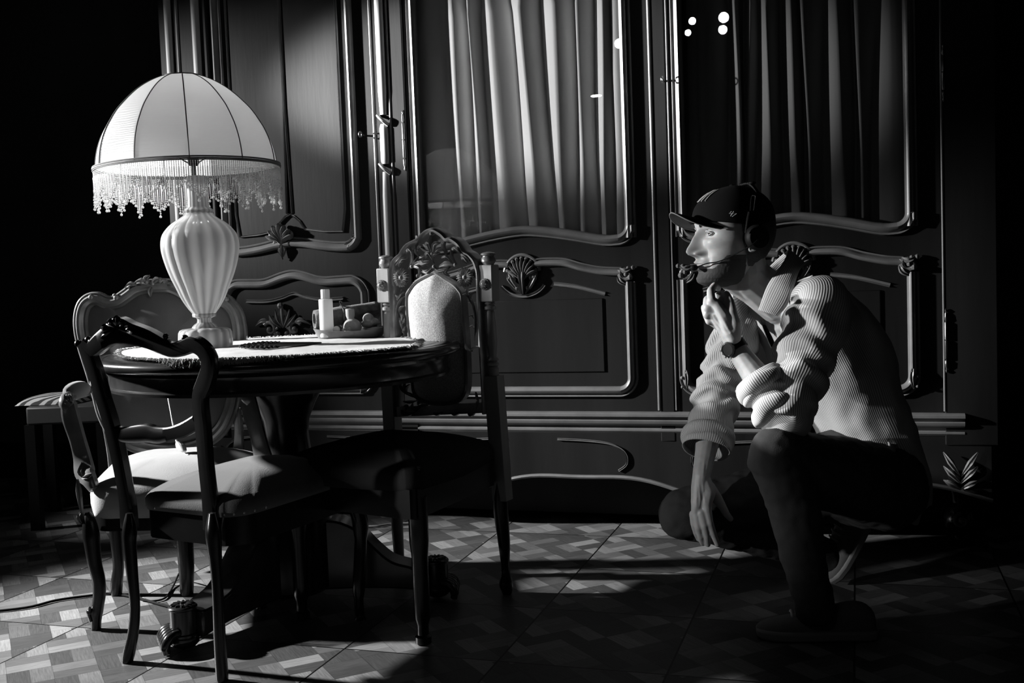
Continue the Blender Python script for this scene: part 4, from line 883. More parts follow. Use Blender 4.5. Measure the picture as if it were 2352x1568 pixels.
# arms: left one visible, right one behind the table column
def armrest(dxl, name):
    off = CROSS*dxl; mb = MB()
    q = lambda x, y, d: P(x, y, 1)*0 + lat(latpx(x, d), d) + UP*(onPl(x, y, lat(0, d), AWAY).z) + off
    ps = spl([q(212, 862, 3.38), q(206, 888, 3.3), q(190, 899, 3.18), q(165, 905, 3.05), (q(147, 912, 2.96)), q(140, 926, 2.93), q(150, 936, 2.93)], 5)
    tube(mb, ps, [.012]*10+[.015]*10+[.017]*11, 10); a = mb.build('arm', G, arm)
    mb = MB(); ps = spl([q(148, 925, 2.95), q(152, 960, 2.95), q(164, 1010, 2.95), q(172, 1050, 2.95), q(176, 1085, 2.93), q(186, 1105, 2.91), q(196, 1125, 2.9)], 5)
    sweep(mb, ps, [(-1, -.7), (-.7, -1), (-.2, -.8), (.2, -1), (.7, -.8), (1, -.5), (1, .7), (.6, 1), (-.6, 1), (-1, .7)], -AWAY, [(a_, .014) for a_ in lerpt([.018, .022, .020, .022, .026, .018, .012], 5)]); mb.build('arm_post', G, a)
    mb = MB(); c = q(162, 897, 3.03); ball(mb, c, .03, 18, 1.0, .6, .55, CROSS, UP.cross(CROSS), UP); 
    d_ = (q(190, 892, 3.16)-q(150, 900, 2.98)); L_ = d_.length; d_.normalize(); s2 = d_.cross(UP).normalized()
    mb = MB(); ball(mb, (q(188, 893, 3.16)+q(150, 902, 2.97))/2+UP*.002, 1, 20, L_*.62, .026, .026, d_, s2, s2.cross(d_)); mb.build('arm_pad', M['velvet'], a)
    mb = MB()
    for k in range(3): leaf(mb, [q(146+4*k, 905, 2.935), q(142+7*k, 912, 2.925), q(146+6*k, 926, 2.93)], .012, -AWAY, .008, .3, .4, 4)
    leaf(mb, [q(172, 1062, 2.93), q(166, 1085, 2.92), q(178, 1100, 2.91)], .02, -AWAY, .012, .3, .5, 4); leaf(mb, [q(192, 1088, 2.9), q(182, 1094, 2.9), q(170, 1098, 2.905)], .018, -AWAY, .01, .3, .5, 4)
    mb.build('arm_carving', G, a)
armrest(0, 'l'); armrest(.50, 'r')
mb = MB()
qf = lambda x, y, d=2.885: onPl(x, y, lat(0, d), AWAY)
for k in range(9): ball(mb, qf(180+k*1.6, 1110+k*13), .0045, 8)
leaf(mb, [qf(178, 1100), qf(184, 1150, 2.875), qf(192, 1200)], .018, -AWAY, .010, .3, .3, 5); leaf(mb, [qf(186, 1176), qf(182, 1188, 2.875), qf(192, 1206)], .016, -AWAY, .010, .3, .5, 4)
mb.build('knee_carving', G, arm)
# lamp cord with its switch, hanging over the armchair seat
mb = MB()
qc = lambda x, y, d: onPl(x, y, lat(0, d), AWAY)
e_ = LC + AWAY*.085 + UP*.004
rimp = lat(latpx(375, 3.17), 3.17, TZ+.008)
ps = spl([e_, e_*.5+rimp*.5+UP*.0, rimp, qc(378, 832, 3.24), qc(386, 905, 3.22), qc(393, 945, 3.2), qc(400, 985, 3.17), qc(407, 1018, 3.13)], 6); tube(mb, ps, .0034, 8)
ps = spl([qc(424, 1050, 3.10), qc(434, 1064, 3.08), qc(450, 1085, 3.0), qc(470, 1095, 2.9)+AWAY*.02], 5); ps = [Vector((p.x, p.y, max(p.z, .44))) for p in ps[:6]]; tube(mb, ps, .0034, 8)
cord = mb.build('power_cord', mat('white_cord', .7, .5), tl)
mb = MB(); a, b = qc(407, 1015, 3.13), qc(426, 1054, 3.09); a.z = max(a.z, .452); b.z = max(b.z, .45); d_ = (b-a).normalized(); sweep(mb, [a, a+d_*.008, a+d_*.02, (a+b)/2, b-d_*.018, b-d_*.006, b], ell(1, .75, 14), UP, [.004, .009, .013, .0145, .012, .008, .0035])
box(mb, (a+b)/2+UP*.009+d_*.002, (.014, .008, .008), d_, d_.cross(UP), UP); mb.build('switch', mat('white_plastic', .75, .35, coat=.3), cord)
# ---------------- tall carved chair on the right of the table
HL = lat(latpx(881, 3.24), 3.24); HR = lat(latpx(1119, 3.05), 3.05); hw = (HR-HL).normalized(); hn = hw.cross(UP).normalized()
if hn.dot(AWAY) > 0: hn = -hn
hp = (hn+UP*-.02).normalized()
hc = thing('carved_chair', (HL+HR)/2+hn*.2, 'tall backed carved chair with plush panel and turned posts at the right of the table', 'chair')
h0 = HR+UP*.7
def oh(x, y, e=0): return onPl(x, y, h0, hp)+hp*e
def post(px, ytop, scale, base, rows_px):
    pass
def turned(x0, y0, x1, y1, rows, pt):
    a = oh(x0, y0); b = oh(x1, y1); out = []
    for y, h in rows:
        t = (y-y0)/(y1-y0); z = (b-a).length*t; out.append((h*((a-cC).dot(AWAY))/CF, -z))
    return a, (a-b).normalized(), [(r, z) for r, z in out][::-1]
OAK = M['post']
def square(x, y0, y1, wpx, th=None, dx=0, x1=None):
    a = oh(x, y0)-hp*.012; b = oh(x1 if x1 else x, y1)-hp*.012; wd = wpx*((a-cC).dot(AWAY))/CF; mb = MB(); bar(mb, a, b, wd*1.12, .040, hp); return mb
for side, s in (('l', 0), ('r', 1)):
    X = (881, 1117)[s]; f = (.93, 1.0)[s]
    y0, y1 = (616, 695) if not s else (608, 693)
    pm = square(X, y0, y1, 31 if not s else 32, x1=X+3).build('post_block', OAK, hc, bevel=.003)
    mb = MB(); a, ax_, pr = turned(X-1, y0-34, X, y0, [(y0-30, 3), (y0-28, 13), (y0-26, 17), (y0-23, 18), (y0-21, 14), (y0-18, 14), (y0-14, 17), (y0-8, 17.5), (y0-2, 13), (y0, 12)], None)
    lathe(mb, [(r*f, z) for r, z in pr], a-hp*.012, ax_, 24); 
    for k in range(5): ang = 2*math.pi*k/5; ball(mb, a-hp*.012-ax_*.030*0+hw*.010*math.cos(ang)+hp*.010*math.sin(ang)+ax_*-.034, .007, 8)
    mb.build('finial', M['carve'], pm)
    cx, cy = (880.5, 655) if not s else (1117, 652); bc = oh(cx, cy, .008); bossr = .0155
    mb = MB(); lathe(mb, [(bossr*1.05, 0), (bossr, .004), (bossr*.8, .008), (bossr*.5, .013), (.002, .016)], bc-hp*.001, hp, 28)
    for k in range(18): ang = 2*math.pi*k/18; ball(mb, bc+(hw*math.cos(ang)+UP*math.sin(ang))*bossr*.95+hp*.003, .0026, 6)
    for k in range(7): ang = 2*math.pi*k/7; ball(mb, bc+(hw*math.cos(ang)+UP*math.sin(ang))*bossr*.5+hp*.009, .0042, 6)
    mb.build('boss', M['carve'], pm)
    yb = 879 if not s else 863; xb = 891 if not s else 1129
    mb = MB(); rows_ = [(y1, 10), (y1+4, 13), (y1+8, 9), (y1+11, 14), (y1+17, 14), (y1+20, 8), (y1+24, 10), (y1+50, 11), (y1+80, 12.5), (y1+96, 13), (y1+110, 11.5), (yb-46, 9), (yb-40, 11), (yb-36, 14), (yb-32, 10), (yb-27, 14), (yb-24, 15), (yb-20, 10), (yb-16, 13), (yb, 12)]
    a, ax_, pr = turned(X+3, y1, xb, yb, rows_, None); lathe(mb, [(r*f, z) for r, z in pr], a-hp*.012, ax_, 24); mb.build('turned_post', OAK, hc)
    xe = 906 if not s else 1150; ye = 1150
    sb = square(xb, yb, ye, 30 if not s else 33, x1=xe); sb.build('post_foot', OAK, hc, bevel=.002)
RRh = lat(latpx(1161, 3.06), 3.06); RLh = lat(latpx(917, 3.28), 3.28)
legpx(hc, [(1150, 1105, 34), (1150, 1160, 35), (1153, 1200, 33), (1158, 1250, 28), (1161, 1305, 20), (1162, 1338, 32), (1164, 1352, 28), (1165, 1366, 20)], RRh, M['dark'])
legpx(hc, [(907, 1110, 30), (909, 1150, 29), (913, 1220, 27), (917, 1286, 24), (918, 1320, 26), (918, 1330, 20)], RLh, M['post'])
FRh = RRh+hn*.46; FLh = RLh+hn*.46+hw*-.03; FRh.z = FLh.z = 0
for q in (FRh, FLh):
    mb = MB(); tube(mb, spl([q+UP*.38, q+UP*.30, q+UP*.15, q+UP*.05, q+UP*.02, q], 4), [(.025, .025)]*6+[(.021, .021)]*6+[(.015, .015)]*4+[(.021, .021)]*4+[(.013, .013)], 14); mb.build('leg', M['dark'], hc)
hcor = [HL-hn*.0+hw*-.0, HR+hw*.02, FRh+hw*.03+hn*.05, FLh-hw*.03+hn*.05]; hcor = [Vector((c.x, c.y, 0)) for c in hcor]
mb = MB(); cushion(mb, rpoly(hcor, .12, 5, (0, .02, .03, .02)), .40, .455, .05, 12); mb.build('seat_cushion', mat('dark_velvet', .018, .95, .1, .2, 350), hc, ang=180)
mb = MB(); cc_ = sum(hcor, Vector())/4; po = rpoly([c.lerp(cc_, .02) for c in hcor], .1, 5); pi_ = [p.lerp(cc_, .15) for p in po]; ringp(mb, [p+UP*.33 for p in po], [p+UP*.33 for p in pi_], UP*.075); mb.build('seat_rail', M['dark'], hc)
# pierced, carved back
arch = [(904, 780), (903, 720), (902, 660), (901, 622), (904, 604), (911, 594), (921, 585), (928, 573), (938, 562), (953, 554), (962, 549), (974, 537), (984, 530), (995, 527), (1007, 531), (1019, 539), (1028, 548), (1038, 548), (1050, 555), (1059, 564), (1068, 578), (1080, 585), (1092, 598), (1098, 613), (1101, 631), (1103, 692), (1106, 760), (1112, 860), (1116, 950)]
ap_ = [oh(x, y) for x, y in [(912, 955), (908, 860)]+arch]; aps = spl(ap_, 4)
mb = MB(); sweep(mb, aps, [(-.004, .010), (-.001, .0155), (.003, .014), (.010, .006), (.013, -.004), (.013, -.024), (-.006, -.034), (-.006, .0)], hp); bk = mb.build('back_frame', M['carve'], hc)
mb = MB(); bar(mb, oh(912, 945), oh(1117, 935), .03, .02, hp); mb.build('lower_rail', M['carve'], bk)
cu = [(1001, 625), (988, 631), (965, 643), (953, 653), (943, 668), (938, 681), (939, 723), (944, 771), (949, 830), (951, 880), (954, 900), (964, 915), (990, 925), (1020, 927), (1050, 922), (1068, 908), (1075, 880), (1074, 830), (1071, 771), (1067, 723), (1064, 681), (1058, 667), (1045, 653), (1026, 641), (1012, 631)]
cs = spl([oh(x, y, .004) for x, y in cu], 3, True); cen = sum(cs, Vector())/len(cs); axisdir = (oh(1003, 640)-oh(1012, 920)).normalized(); V = []; NR = 9; m_ = len(cs)
for j in range(NR):
    s = 1-j/NR
    for p in cs:
        v = p-cen; al = v.dot(axisdir); ac = v-axisdir*al; q = cen+axisdir*al*(s**.75)+ac*s; h = .042*(1-s**2.6)
        V.append(q+hp*h)
V.append(cen+hp*.042); F = [(j*m_+k, j*m_+(k+1) % m_, (j+1)*m_+(k+1) % m_, (j+1)*m_+k) for j in range(NR-1) for k in range(m_)]+[((NR-1)*m_+k, (NR-1)*m_+(k+1) % m_, NR*m_) for k in range(m_)]
mb = MB(); mb.add(V, F); mb.build('plush_panel', M['plush'], hc, ang=180)
mb = MB(); sweep(mb, cs, [(-.005, -.018), (-.005, .006), (0, .010), (.005, .006), (.005, -.018)], hp, closed=True); mb.build('panel_border', M['carve'], bk)
mb = MB(); prism(mb, [p-hp*.018 for p in cs], -hp*.006); mb.build('panel_back', M['dark'], bk)
LV = [  # carved strokes: points, width px
 ([(995, 536), (993, 556), (996, 580)], 6), ([(980, 562), (990, 560), (996, 590)], 12), ([(1014, 557), (1002, 562), (997, 590)], 12), ([(1015, 568), (1008, 575), (1001, 588)], 9),
 ([(980, 592), (988, 582), (1000, 605)], 11), ([(1013, 580), (1001, 584), (998, 598)], 8), ([(965, 590), (975, 590), (984, 580)], 7), ([(966, 596), (975, 604), (988, 600)], 14), ([(949, 612), (968, 603), (986, 611)], 13),
 ([(1018, 592), (1030, 590), (1044, 606)], 8), ([(1012, 612), (1030, 606), (1050, 608)], 13), ([(969, 618), (985, 624), (1000, 609)], 9), ([(1000, 610), (1012, 622), (1040, 614)], 9), ([(948, 612), (968, 615), (966, 634)], 9), ([(1036, 634), (1028, 625), (1036, 612)], 8),
 ([(937, 582), (942, 573), (950, 580), (950, 600), (942, 618)], 10), ([(934, 592), (928, 596), (912, 610)], 8), ([(932, 598), (925, 600), (920, 612)], 10), ([(950, 612), (960, 598), (968, 586)], 5), ([(962, 572), (960, 578), (966, 588)], 8), ([(963, 560), (962, 568), (964, 576)], 4), ([(974, 564), (968, 565), (964, 574)], 4),
 ([(1040, 573), (1044, 590), (1052, 607)], 7), ([(1038, 575), (1048, 570), (1056, 576), (1062, 582)], 9), ([(1026, 556), (1026, 568), (1032, 580)], 5), ([(1020, 562), (1024, 570), (1030, 588)], 6), ([(1062, 583), (1072, 588), (1084, 600)], 9), ([(1064, 588), (1072, 596), (1078, 606)], 12), ([(1058, 566), (1062, 574), (1068, 584)], 5),
 ([(926, 664), (922, 690), (918, 710)], 4), ([(913, 676), (920, 684), (922, 700)], 7), ([(930, 670), (925, 682), (921, 700)], 6), ([(938, 680), (928, 684), (919, 705), (914, 740), (915, 768)], 5), ([(934, 702), (926, 706), (922, 720)], 6), ([(924, 715), (930, 725), (928, 745)], 5), ([(922, 730), (928, 742), (932, 768)], 5), ([(936, 728), (934, 738), (930, 742)], 4), ([(936, 750), (934, 756), (930, 762)], 4),
 ([(1078, 664), (1080, 676), (1092, 706)], 4), ([(1066, 676), (1076, 676), (1082, 684)], 5), ([(1098, 668), (1088, 674), (1082, 690)], 6), ([(1082, 680), (1094, 706), (1098, 750), (1092, 790)], 4), ([(1080, 728), (1090, 724), (1094, 732)], 5), ([(1082, 752), (1090, 748), (1096, 756)], 5), ([(1102, 795), (1092, 798), (1086, 806)], 6), ([(1074, 788), (1078, 800), (1088, 806)], 5),
 ([(922, 878), (928, 892), (938, 905)], 6), ([(934, 876), (934, 890), (938, 902)], 6), ([(944, 882), (938, 890), (938, 905)], 8), ([(936, 900), (950, 906), (970, 916)], 8), ([(930, 920), (945, 922), (965, 918)], 8), ([(926, 938), (932, 948), (948, 950), (962, 942)], 9), ([(960, 945), (970, 930), (986, 930)], 8), ([(952, 925), (952, 936), (960, 944)], 5), ([(930, 934), (940, 930), (935, 944)], 7),
 ([(1000, 946), (1010, 950), (1024, 944)], 7), ([(1040, 948), (1052, 950), (1064, 944)], 7), ([(1078, 946), (1088, 952), (1098, 942)], 7), ([(1096, 900), (1102, 920), (1098, 940)], 6)]
mb = MB()
for pts, wd in LV: leaf(mb, [oh(x, y, .004+.006*math.sin(math.pi*i/(len(pts)-1))) for i, (x, y) in enumerate(pts)], wd*3.1/CF*1.15, hp, .012, .25, .45, 5, wd > 6)
for x, y in ((995, 537), (963, 574), (941, 575), (1046, 571), (997, 583), (1001, 612), (950, 612), (1050, 608)): ball(mb, oh(x, y, .010), .006, 8)
mb.build('leaf_carving', M['carve'], bk)
for fx, fy in ((928, 637), (1074, 636)):
    mb = MB(); c = oh(fx, fy, .006)
    for k in range(7):
        ang = 2*math.pi*k/7+.3; v = hw*math.cos(ang)+UP*math.sin(ang); s_ = hp.cross(v)
        for j in (-1, 0, 1): leaf(mb, [c+v*.004, c+v*.016+s_*.0045*j+hp*.008, c+v*.0265+s_*.0075*j+hp*.004], .0085, hp, .010, .3, .7, 4, False)
    ball(mb, c+hp*.010, .007, 10); 
    for k in range(5): ang = 2*math.pi*k/5; ball(mb, c+(hw*math.cos(ang)+UP*math.sin(ang))*.007+hp*.010, .0035, 6)
    mb.build('flower_carving', M['carve'], bk)
# ---------------- low bench with cushion at the far left
bn = thing('bench', lat(latpx(130, 4.2), 4.2), 'low pale edged bench at the far left behind the armchair', 'bench')
bc = [lat(latpx(48, 4.12), 4.12), lat(latpx(232, 4.12), 4.12), lat(latpx(240, 4.5), 4.5), lat(latpx(95, 4.5), 4.5)]
mb = MB(); prism(mb, [p+UP*.415 for p in bc], UP*.07); mb.build('seat', mat('bench_leather', .06, .5), bn, bevel=.008)
mb = MB(); 
for p in bc: q = p.lerp(sum(bc, Vector())/4, .1); q.z = 0; mb = MB(); bar(mb, q, q+UP*.415, .04, .04, AWAY); mb.build('leg', M['blackm'], bn)
mb = MB(); cc_ = (bc[0]+bc[1]+bc[2]+bc[3])/4-CROSS*.045; cc_.z = .487
V = []; n_ = 28
for j in range(n_+1):
    for i in range(n_+1):
        u, v = i/n_*2-1, j/n_*2-1; e = (1-u**4)*(1-v**4); V.append(cc_+CROSS*u*.13*(1-.08*v*v)+AWAY*v*.14+UP*(.030*e**.6))
F = [(j*(n_+1)+i, j*(n_+1)+i+1, (j+1)*(n_+1)+i+1, (j+1)*(n_+1)+i) for j in range(n_) for i in range(n_)]
b0 = len(V); V += [Vector((p.x, p.y, .487)) for p in V]; F += [tuple(b0+a for a in f[::-1]) for f in F]
mb.add(V, F)
def patmat():
    m, nt, b = newmat('patterned_fabric'); N = nt.nodes; L = nt.links; tc = N.new('ShaderNodeTexCoord'); mp = N.new('ShaderNodeMapping'); mp.inputs['Scale'].default_value = (1, 1, 1); mp.inputs['Rotation'].default_value = (0, 0, .4); L.new(tc.outputs['Object'], mp.inputs[0])
    wv = N.new('ShaderNodeTexWave'); wv.inputs['Scale'].default_value = 9; wv.inputs['Distortion'].default_value = 5; L.new(mp.outputs[0], wv.inputs[0]); r = N.new('ShaderNodeValToRGB'); r.color_ramp.elements[0].position = .45; r.color_ramp.elements[0].color = (.05, .05, .05, 1); r.color_ramp.elements[1].position = .55; r.color_ramp.elements[1].color = (.6, .6, .6, 1)
    L.new(wv.outputs['Fac'], r.inputs[0]); L.new(r.outputs[0], b.inputs['Base Color']); b.inputs['Roughness'].default_value = .9; return m
pl = mb.build('bench_cushion', patmat(), None, ang=60, merge=True); tag(pl, 'flat cushion with light and dark swirls lying on the bench at the far left', 'cushion')
# cables on the floor
cm = mat('black_cable', .006, .8, .1)
mb = MB(); tube(mb, spl([onZ(x, y, .005) for x, y in ((-60, 1408), (60, 1395), (130, 1378), (210, 1367), (260, 1363), (320, 1374), (370, 1388), (420, 1400), (460, 1404))], 6), .004, 8); tag(mb.build('floor_cable', cm, None), 'black cable running across the parquet at the left, under the armchair', 'cable')
mb = MB(); tube(mb, spl([onPl(430, 1250, lat(0, 3.25), AWAY)*.0+onZ(430, 1300, .09), onZ(412, 1316, .03), onZ(398, 1345, .006), onZ(380, 1372, .005), onZ(350, 1380, .005), onZ(325, 1377, .005)], 6), .003, 8); tag(mb.build('thin_cable', cm, None), 'thin black cable curling down to the floor by the straight armchair leg', 'cable')
mb = MB(); tube(mb, spl([onZ(x, y, .006) for x, y in ((560, 1226), (640, 1212), (720, 1203), (760, 1203), (810, 1208), (860, 1208), (900, 1203), (960, 1200))], 6), .004, 8); tag(mb.build('floor_cable', mat('grey_cable', .25, .4), None), 'grey cable on the floor below the wardrobe, behind the table', 'cable')
# ================================================================ THE MAN
FV = (CROSS*-.95 - AWAY*.31).normalized(); SV = (CROSS*-.31 + AWAY*.95).normalized()     # facing, and towards his right (far) side
man = thing('person', lat(.85, 2.8), 'crouching man in black cap, headset and striped shirt, one hand held at his chin', 'person')
def pd(x, y, d): return P(x, y, d)
def cap(mb, a, b, ra, rb, n=14):
    a, b = Vector(a), Vector(b); ball(mb, a, ra, n); ball(mb, b, rb, n)
    if (b-a).length > 1e-4:
        ax = (b-a).normalized(); lathe(mb, [(ra, 0), (rb, (b-a).length)], a, ax, n)
def chain(mb, pts, n=14):
    for p, q in zip(pts, pts[1:]): cap(mb, p[0], q[0], p[1], q[1], n)
def bake(o, vox, smooth=4, disp=None, fac=.5):
    q = o.modifiers.new('r', 'REMESH'); q.mode = 'VOXEL'; q.voxel_size = vox
    q = o.modifiers.new('s', 'SMOOTH'); q.iterations = smooth; q.factor = fac
    bpy.context.view_layer.update(); dg = bpy.context.evaluated_depsgraph_get(); me = bpy.data.meshes.new_from_object(o.evaluated_get(dg)); m = o.data.materials[0]
    o.modifiers.clear(); o.data = me; 
    if not me.materials: me.materials.append(m)
    if disp:
        off = LOC[o.name]; co = [v.co.copy() for v in me.vertices]; no = [v.normal.copy() for v in me.vertices]
        for v, c, n in zip(me.vertices, co, no): v.co = c+n*disp(c+off, n)
    me.shade_smooth(); return o
def skinmat(name, g):
    m, nt, b = newmat(name); N = nt.nodes; L = nt.links; b.inputs['Base Color'].default_value = (g, g, g, 1); b.inputs['Roughness'].default_value = .5; b.inputs['Specular IOR Level'].default_value = .4
    b.inputs['Subsurface Weight'].default_value = .15; b.inputs['Subsurface Scale'].default_value = .006
    tc = N.new('ShaderNodeTexCoord'); n = N.new('ShaderNodeTexNoise'); n.inputs['Scale'].default_value = 60; n.inputs['Detail'].default_value = 6; L.new(tc.outputs['Object'], n.inputs['Vector']); r = N.new('ShaderNodeMapRange'); r.inputs['To Min'].default_value = g*.8; r.inputs['To Max'].default_value = g*1.2; L.new(n.outputs[0], r.inputs[0]); L.new(r.outputs[0], b.inputs['Base Color'])
    n2 = N.new('ShaderNodeTexNoise'); n2.inputs['Scale'].default_value = 500; L.new(tc.outputs['Object'], n2.inputs['Vector']); q = N.new('ShaderNodeBump'); q.inputs['Strength'].default_value = .1; q.inputs['Distance'].default_value = .0006; L.new(n2.outputs[0], q.inputs['Height']); L.new(q.outputs[0], b.inputs['Normal']); return m
M['skin'] = skinmat('skin', .36)
# ---- head
HC = pd(1684, 554, 2.84); FH = (CROSS*-.96 - AWAY*.28).normalized(); SH = (CROSS*.28 - AWAY*.96).normalized()   # SH points to the camera side
PX = 2.84/CF
def interp(tab, h):
    if h >= tab[0][0]: return tab[0][1:]
    for a, b in zip(tab, tab[1:]):
        if b[0] <= h <= a[0]: t = (a[0]-h)/(a[0]-b[0]); return [p+(q-p)*t for p, q in zip(a[1:], b[1:])]
    return tab[-1][1:]
HT = [(.122, .012, .02, .010), (.118, .035, .045, .03), (.108, .058, .07, .048), (.09, .080, .092, .063), (.07, .094, .103, .071), (.05, .101, .108, .075), (.035, .1015, .109, .077), (.02, .098, .108, .0765), (0, .096, .104, .0745), (-.02, .095, .096, .071), (-.04, .097, .082, .067), (-.06, .097, .066, .061), (-.08, .096, .048, .055), (-.095, .099, .034, .047), (-.105, .096, .024, .038), (-.112, .086, .012, .028), (-.117, .066, .0, .018), (-.119, .04, -.02, .008)]
NT = [(.045, 0), (.036, .003), (.028, .008), (.020, .0145), (.011, .0215), (0, .028), (-.008, .034), (-.016, .040), (-.022, .0425), (-.027, .0415), (-.032, .035), (-.036, .024), (-.040, .0145), (-.046, .010), (-.052, .006), (-.06, 0)]
NW = [(.045, .009), (.028, .0075), (.011, .0085), (-.01, .011), (-.022, .0115), (-.032, .012), (-.04, .008), (-.06, .006)]
def G2(s, h, s0, h0, a, b): return math.exp(-((s-s0)/a)**2-((h-h0)/b)**2)
def headf(h, a):
    F, B, W = interp(HT, h); c, s = math.cos(a), math.sin(a); e = 2/2.35
    f = (F if c > 0 else B)*math.copysign(abs(c)**e, c); sd = W*math.copysign(abs(s)**e, s)
    if c > 0:
        s_ = abs(sd); f += interp(NT, h)[0]*math.exp(-(sd/interp(NW, h)[0])**2)
        f += .015*G2(s_, h, .0150, -.030, .0055, .0070) - .004*G2(s_, h, .0255, -.030, .004, .011) + .011*G2(sd, h, 0, -.060, .026, .018)
        f += .0050*G2(sd, h, 0, -.0525, .019, .0045) + .0065*G2(sd, h, 0, -.0655, .017, .0048) - .0065*G2(sd, h, 0, -.0590, .024, .0022) - .005*G2(sd, h, 0, -.078, .02, .005)
        f += .009*G2(sd, h, 0, -.098, .02, .012) - .006*G2(s_, h, .030, -.055, .006, .016) + .003*G2(sd, h, .0, -.046, .006, .006)*-1
        f += -.016*G2(s_, h, .030, .023, .017, .0115) - .006*G2(s_, h, .016, .022, .006, .010) + .0065*G2(s_, h, .026, .0425, .022, .0065) + .007*G2(s_, h, .044, -.004, .018, .014)
        f += .0035*G2(s_, h, .031, .0335, .014, .0035) - .0028*G2(s_, h, .030, .0105, .016, .003)
        f += -.004*G2(s_, h, .034, -.03, .014, .018)*.6
        sd *= 1+.05*G2(s_, h, .07, 0, .03, .03)
    return f, sd
def hp3(f, s, h, off=0): return HC + FH*f + SH*s + UP*h
mb = MB(); hs = []
h = .122
while h > -.119: hs.append(h); h -= .0011 if -.085 < h < .05 else .0022
hs.append(-.119); NA = 200; V = []
angs = []
for k in range(NA):
    t = k/NA*2-1; angs.append(math.pi*(math.copysign(abs(t)**1.45, t)))
for h in hs:
    for a in angs: f, s = headf(h, a); V.append(hp3(f, s, h))
F = [(i*NA+k, i*NA+(k+1) % NA, (i+1)*NA+(k+1) % NA, (i+1)*NA+k) for i in range(len(hs)-1) for k in range(NA)]+[tuple(range(NA)), tuple((len(hs)-1)*NA+k for k in range(NA))]
headV, headF = V, F
# ---- skin body: neck, chest, arms, hands grown as one surface
sk = MB()
Ls, Rs = pd(1885, 705, 2.74), None; Rs = Ls + SV*.36
nb = (Ls+Rs)/2 + UP*.01; pel = (pd(2030, 1120, 2.86)+pd(1930, 1110, 3.02))/2
chain(sk, [(hp3(-.02, 0, -.03), .062), (hp3(-.035, 0, -.09), .058), (nb+FV*.01, .062)]); chain(sk, [(hp3(.03, 0, -.085), .035), (nb+FV*.04, .035)])
for q in (Ls, Rs): cap(sk, nb-UP*.02-FV*.02, q+(nb-q)*.22-UP*.01, .05, .046)
chain(sk, [(nb-UP*.06-FV*.03, .06), (nb.lerp(pel, .45)-FV*.05, .075), (nb.lerp(pel, .8)-FV*.03, .07)])
eL, wL = pd(1800, 950, 2.62), pd(1687, 795, 2.69); eR, wR = pd(1645, 905, 2.97), pd(1611, 1092, 2.85)
chain(sk, [(Ls+(nb-Ls)*.1, .048), (eL, .040), (eL.lerp(wL, .35), .040), (eL.lerp(wL, .75), .030), (wL, .0255)]); chain(sk, [(Rs+(nb-Rs)*.1, .048), (eR, .038), (eR.lerp(wR, .35), .038), (eR.lerp(wR, .75), .0285), (wR, .0245)])
def F_(mb, pts, n=12): chain(mb, [(pd(x, y, d), r) for x, y, d, r in pts], n)
# left hand closed under the chin
for c in [(1684, 785, 2.69, .024), (1672, 765, 2.685, .026), (1662, 745, 2.68, .027), (1652, 728, 2.675, .025), (1645, 712, 2.672, .022)]: pass
F_(sk, [(1687, 795, 2.69, .025), (1676, 768, 2.685, .0235), (1660, 742, 2.678, .021), (1642, 722, 2.672, .017)]); F_(sk, [(1684, 780, 2.705, .022), (1655, 745, 2.70, .018), (1633, 735, 2.69, .013)])
F_(sk, [(1684, 775, 2.67, .019), (1664, 725, 2.655, .017), (1645, 698, 2.655, .0135)])
F_(sk, [(1642, 696, 2.655, .0125), (1634, 690, 2.655, .0115), (1632, 668, 2.672, .0100), (1641, 656, 2.70, .009), (1650, 662, 2.735, .008)])
F_(sk, [(1640, 710, 2.665, .0125), (1625, 706, 2.665, .0120), (1624, 688, 2.69, .0100), (1636, 678, 2.72, .009), (1648, 690, 2.735, .008)])
F_(sk, [(1638, 722, 2.672, .0125), (1624, 722, 2.672, .0115), (1618, 706, 2.70, .0096), (1636, 698, 2.72, .0088), (1650, 706, 2.715, .008)])
F_(sk, [(1640, 736, 2.682, .0120), (1629, 737, 2.682, .0105), (1622, 724, 2.705, .0086), (1636, 716, 2.722, .008), (1648, 722, 2.715, .0072)])
F_(sk, [(1688, 775, 2.67, .016), (1688, 742, 2.655, .0155), (1681, 714, 2.65, .013), (1676, 692, 2.66, .0115), (1668, 676, 2.675, .0098)]); F_(sk, [(1680, 762, 2.668, .022), (1668, 738, 2.666, .0205), (1660, 715, 2.672, .0195), (1655, 694, 2.68, .0165), (1650, 680, 2.69, .012)])
# right hand hanging
F_(sk, [(1611, 1092, 2.85, .0245), (1606, 1125, 2.845, .0225), (1602, 1155, 2.84, .018), (1598, 1178, 2.84, .0125)]); F_(sk, [(1614, 1100, 2.85, .022), (1626, 1130, 2.84, .021), (1622, 1155, 2.835, .017), (1624, 1172, 2.83, .013)])
F_(sk, [(1624, 1172, 2.83, .0125), (1630, 1200, 2.828, .0105), (1638, 1224, 2.838, .0092), (1648, 1250, 2.852, .0078)])
F_(sk, [(1611, 1178, 2.832, .0125), (1618, 1206, 2.83, .0105), (1624, 1230, 2.845, .0092), (1626, 1250, 2.87, .0078)])
F_(sk, [(1600, 1182, 2.838, .0120), (1604, 1210, 2.838, .0098), (1610, 1232, 2.855, .0088), (1614, 1248, 2.88, .0075)])
F_(sk, [(1592, 1180, 2.85, .0110), (1593, 1203, 2.852, .0086), (1598, 1222, 2.865, .0078), (1604, 1238, 2.88, .0066)])
F_(sk, [(1628, 1118, 2.86, .017), (1645, 1142, 2.87, .0155), (1660, 1165, 2.875, .0115), (1668, 1180, 2.88, .0098), (1678, 1191, 2.885, .0082)])
body = sk.build('body', M['skin'], man, ang=180)
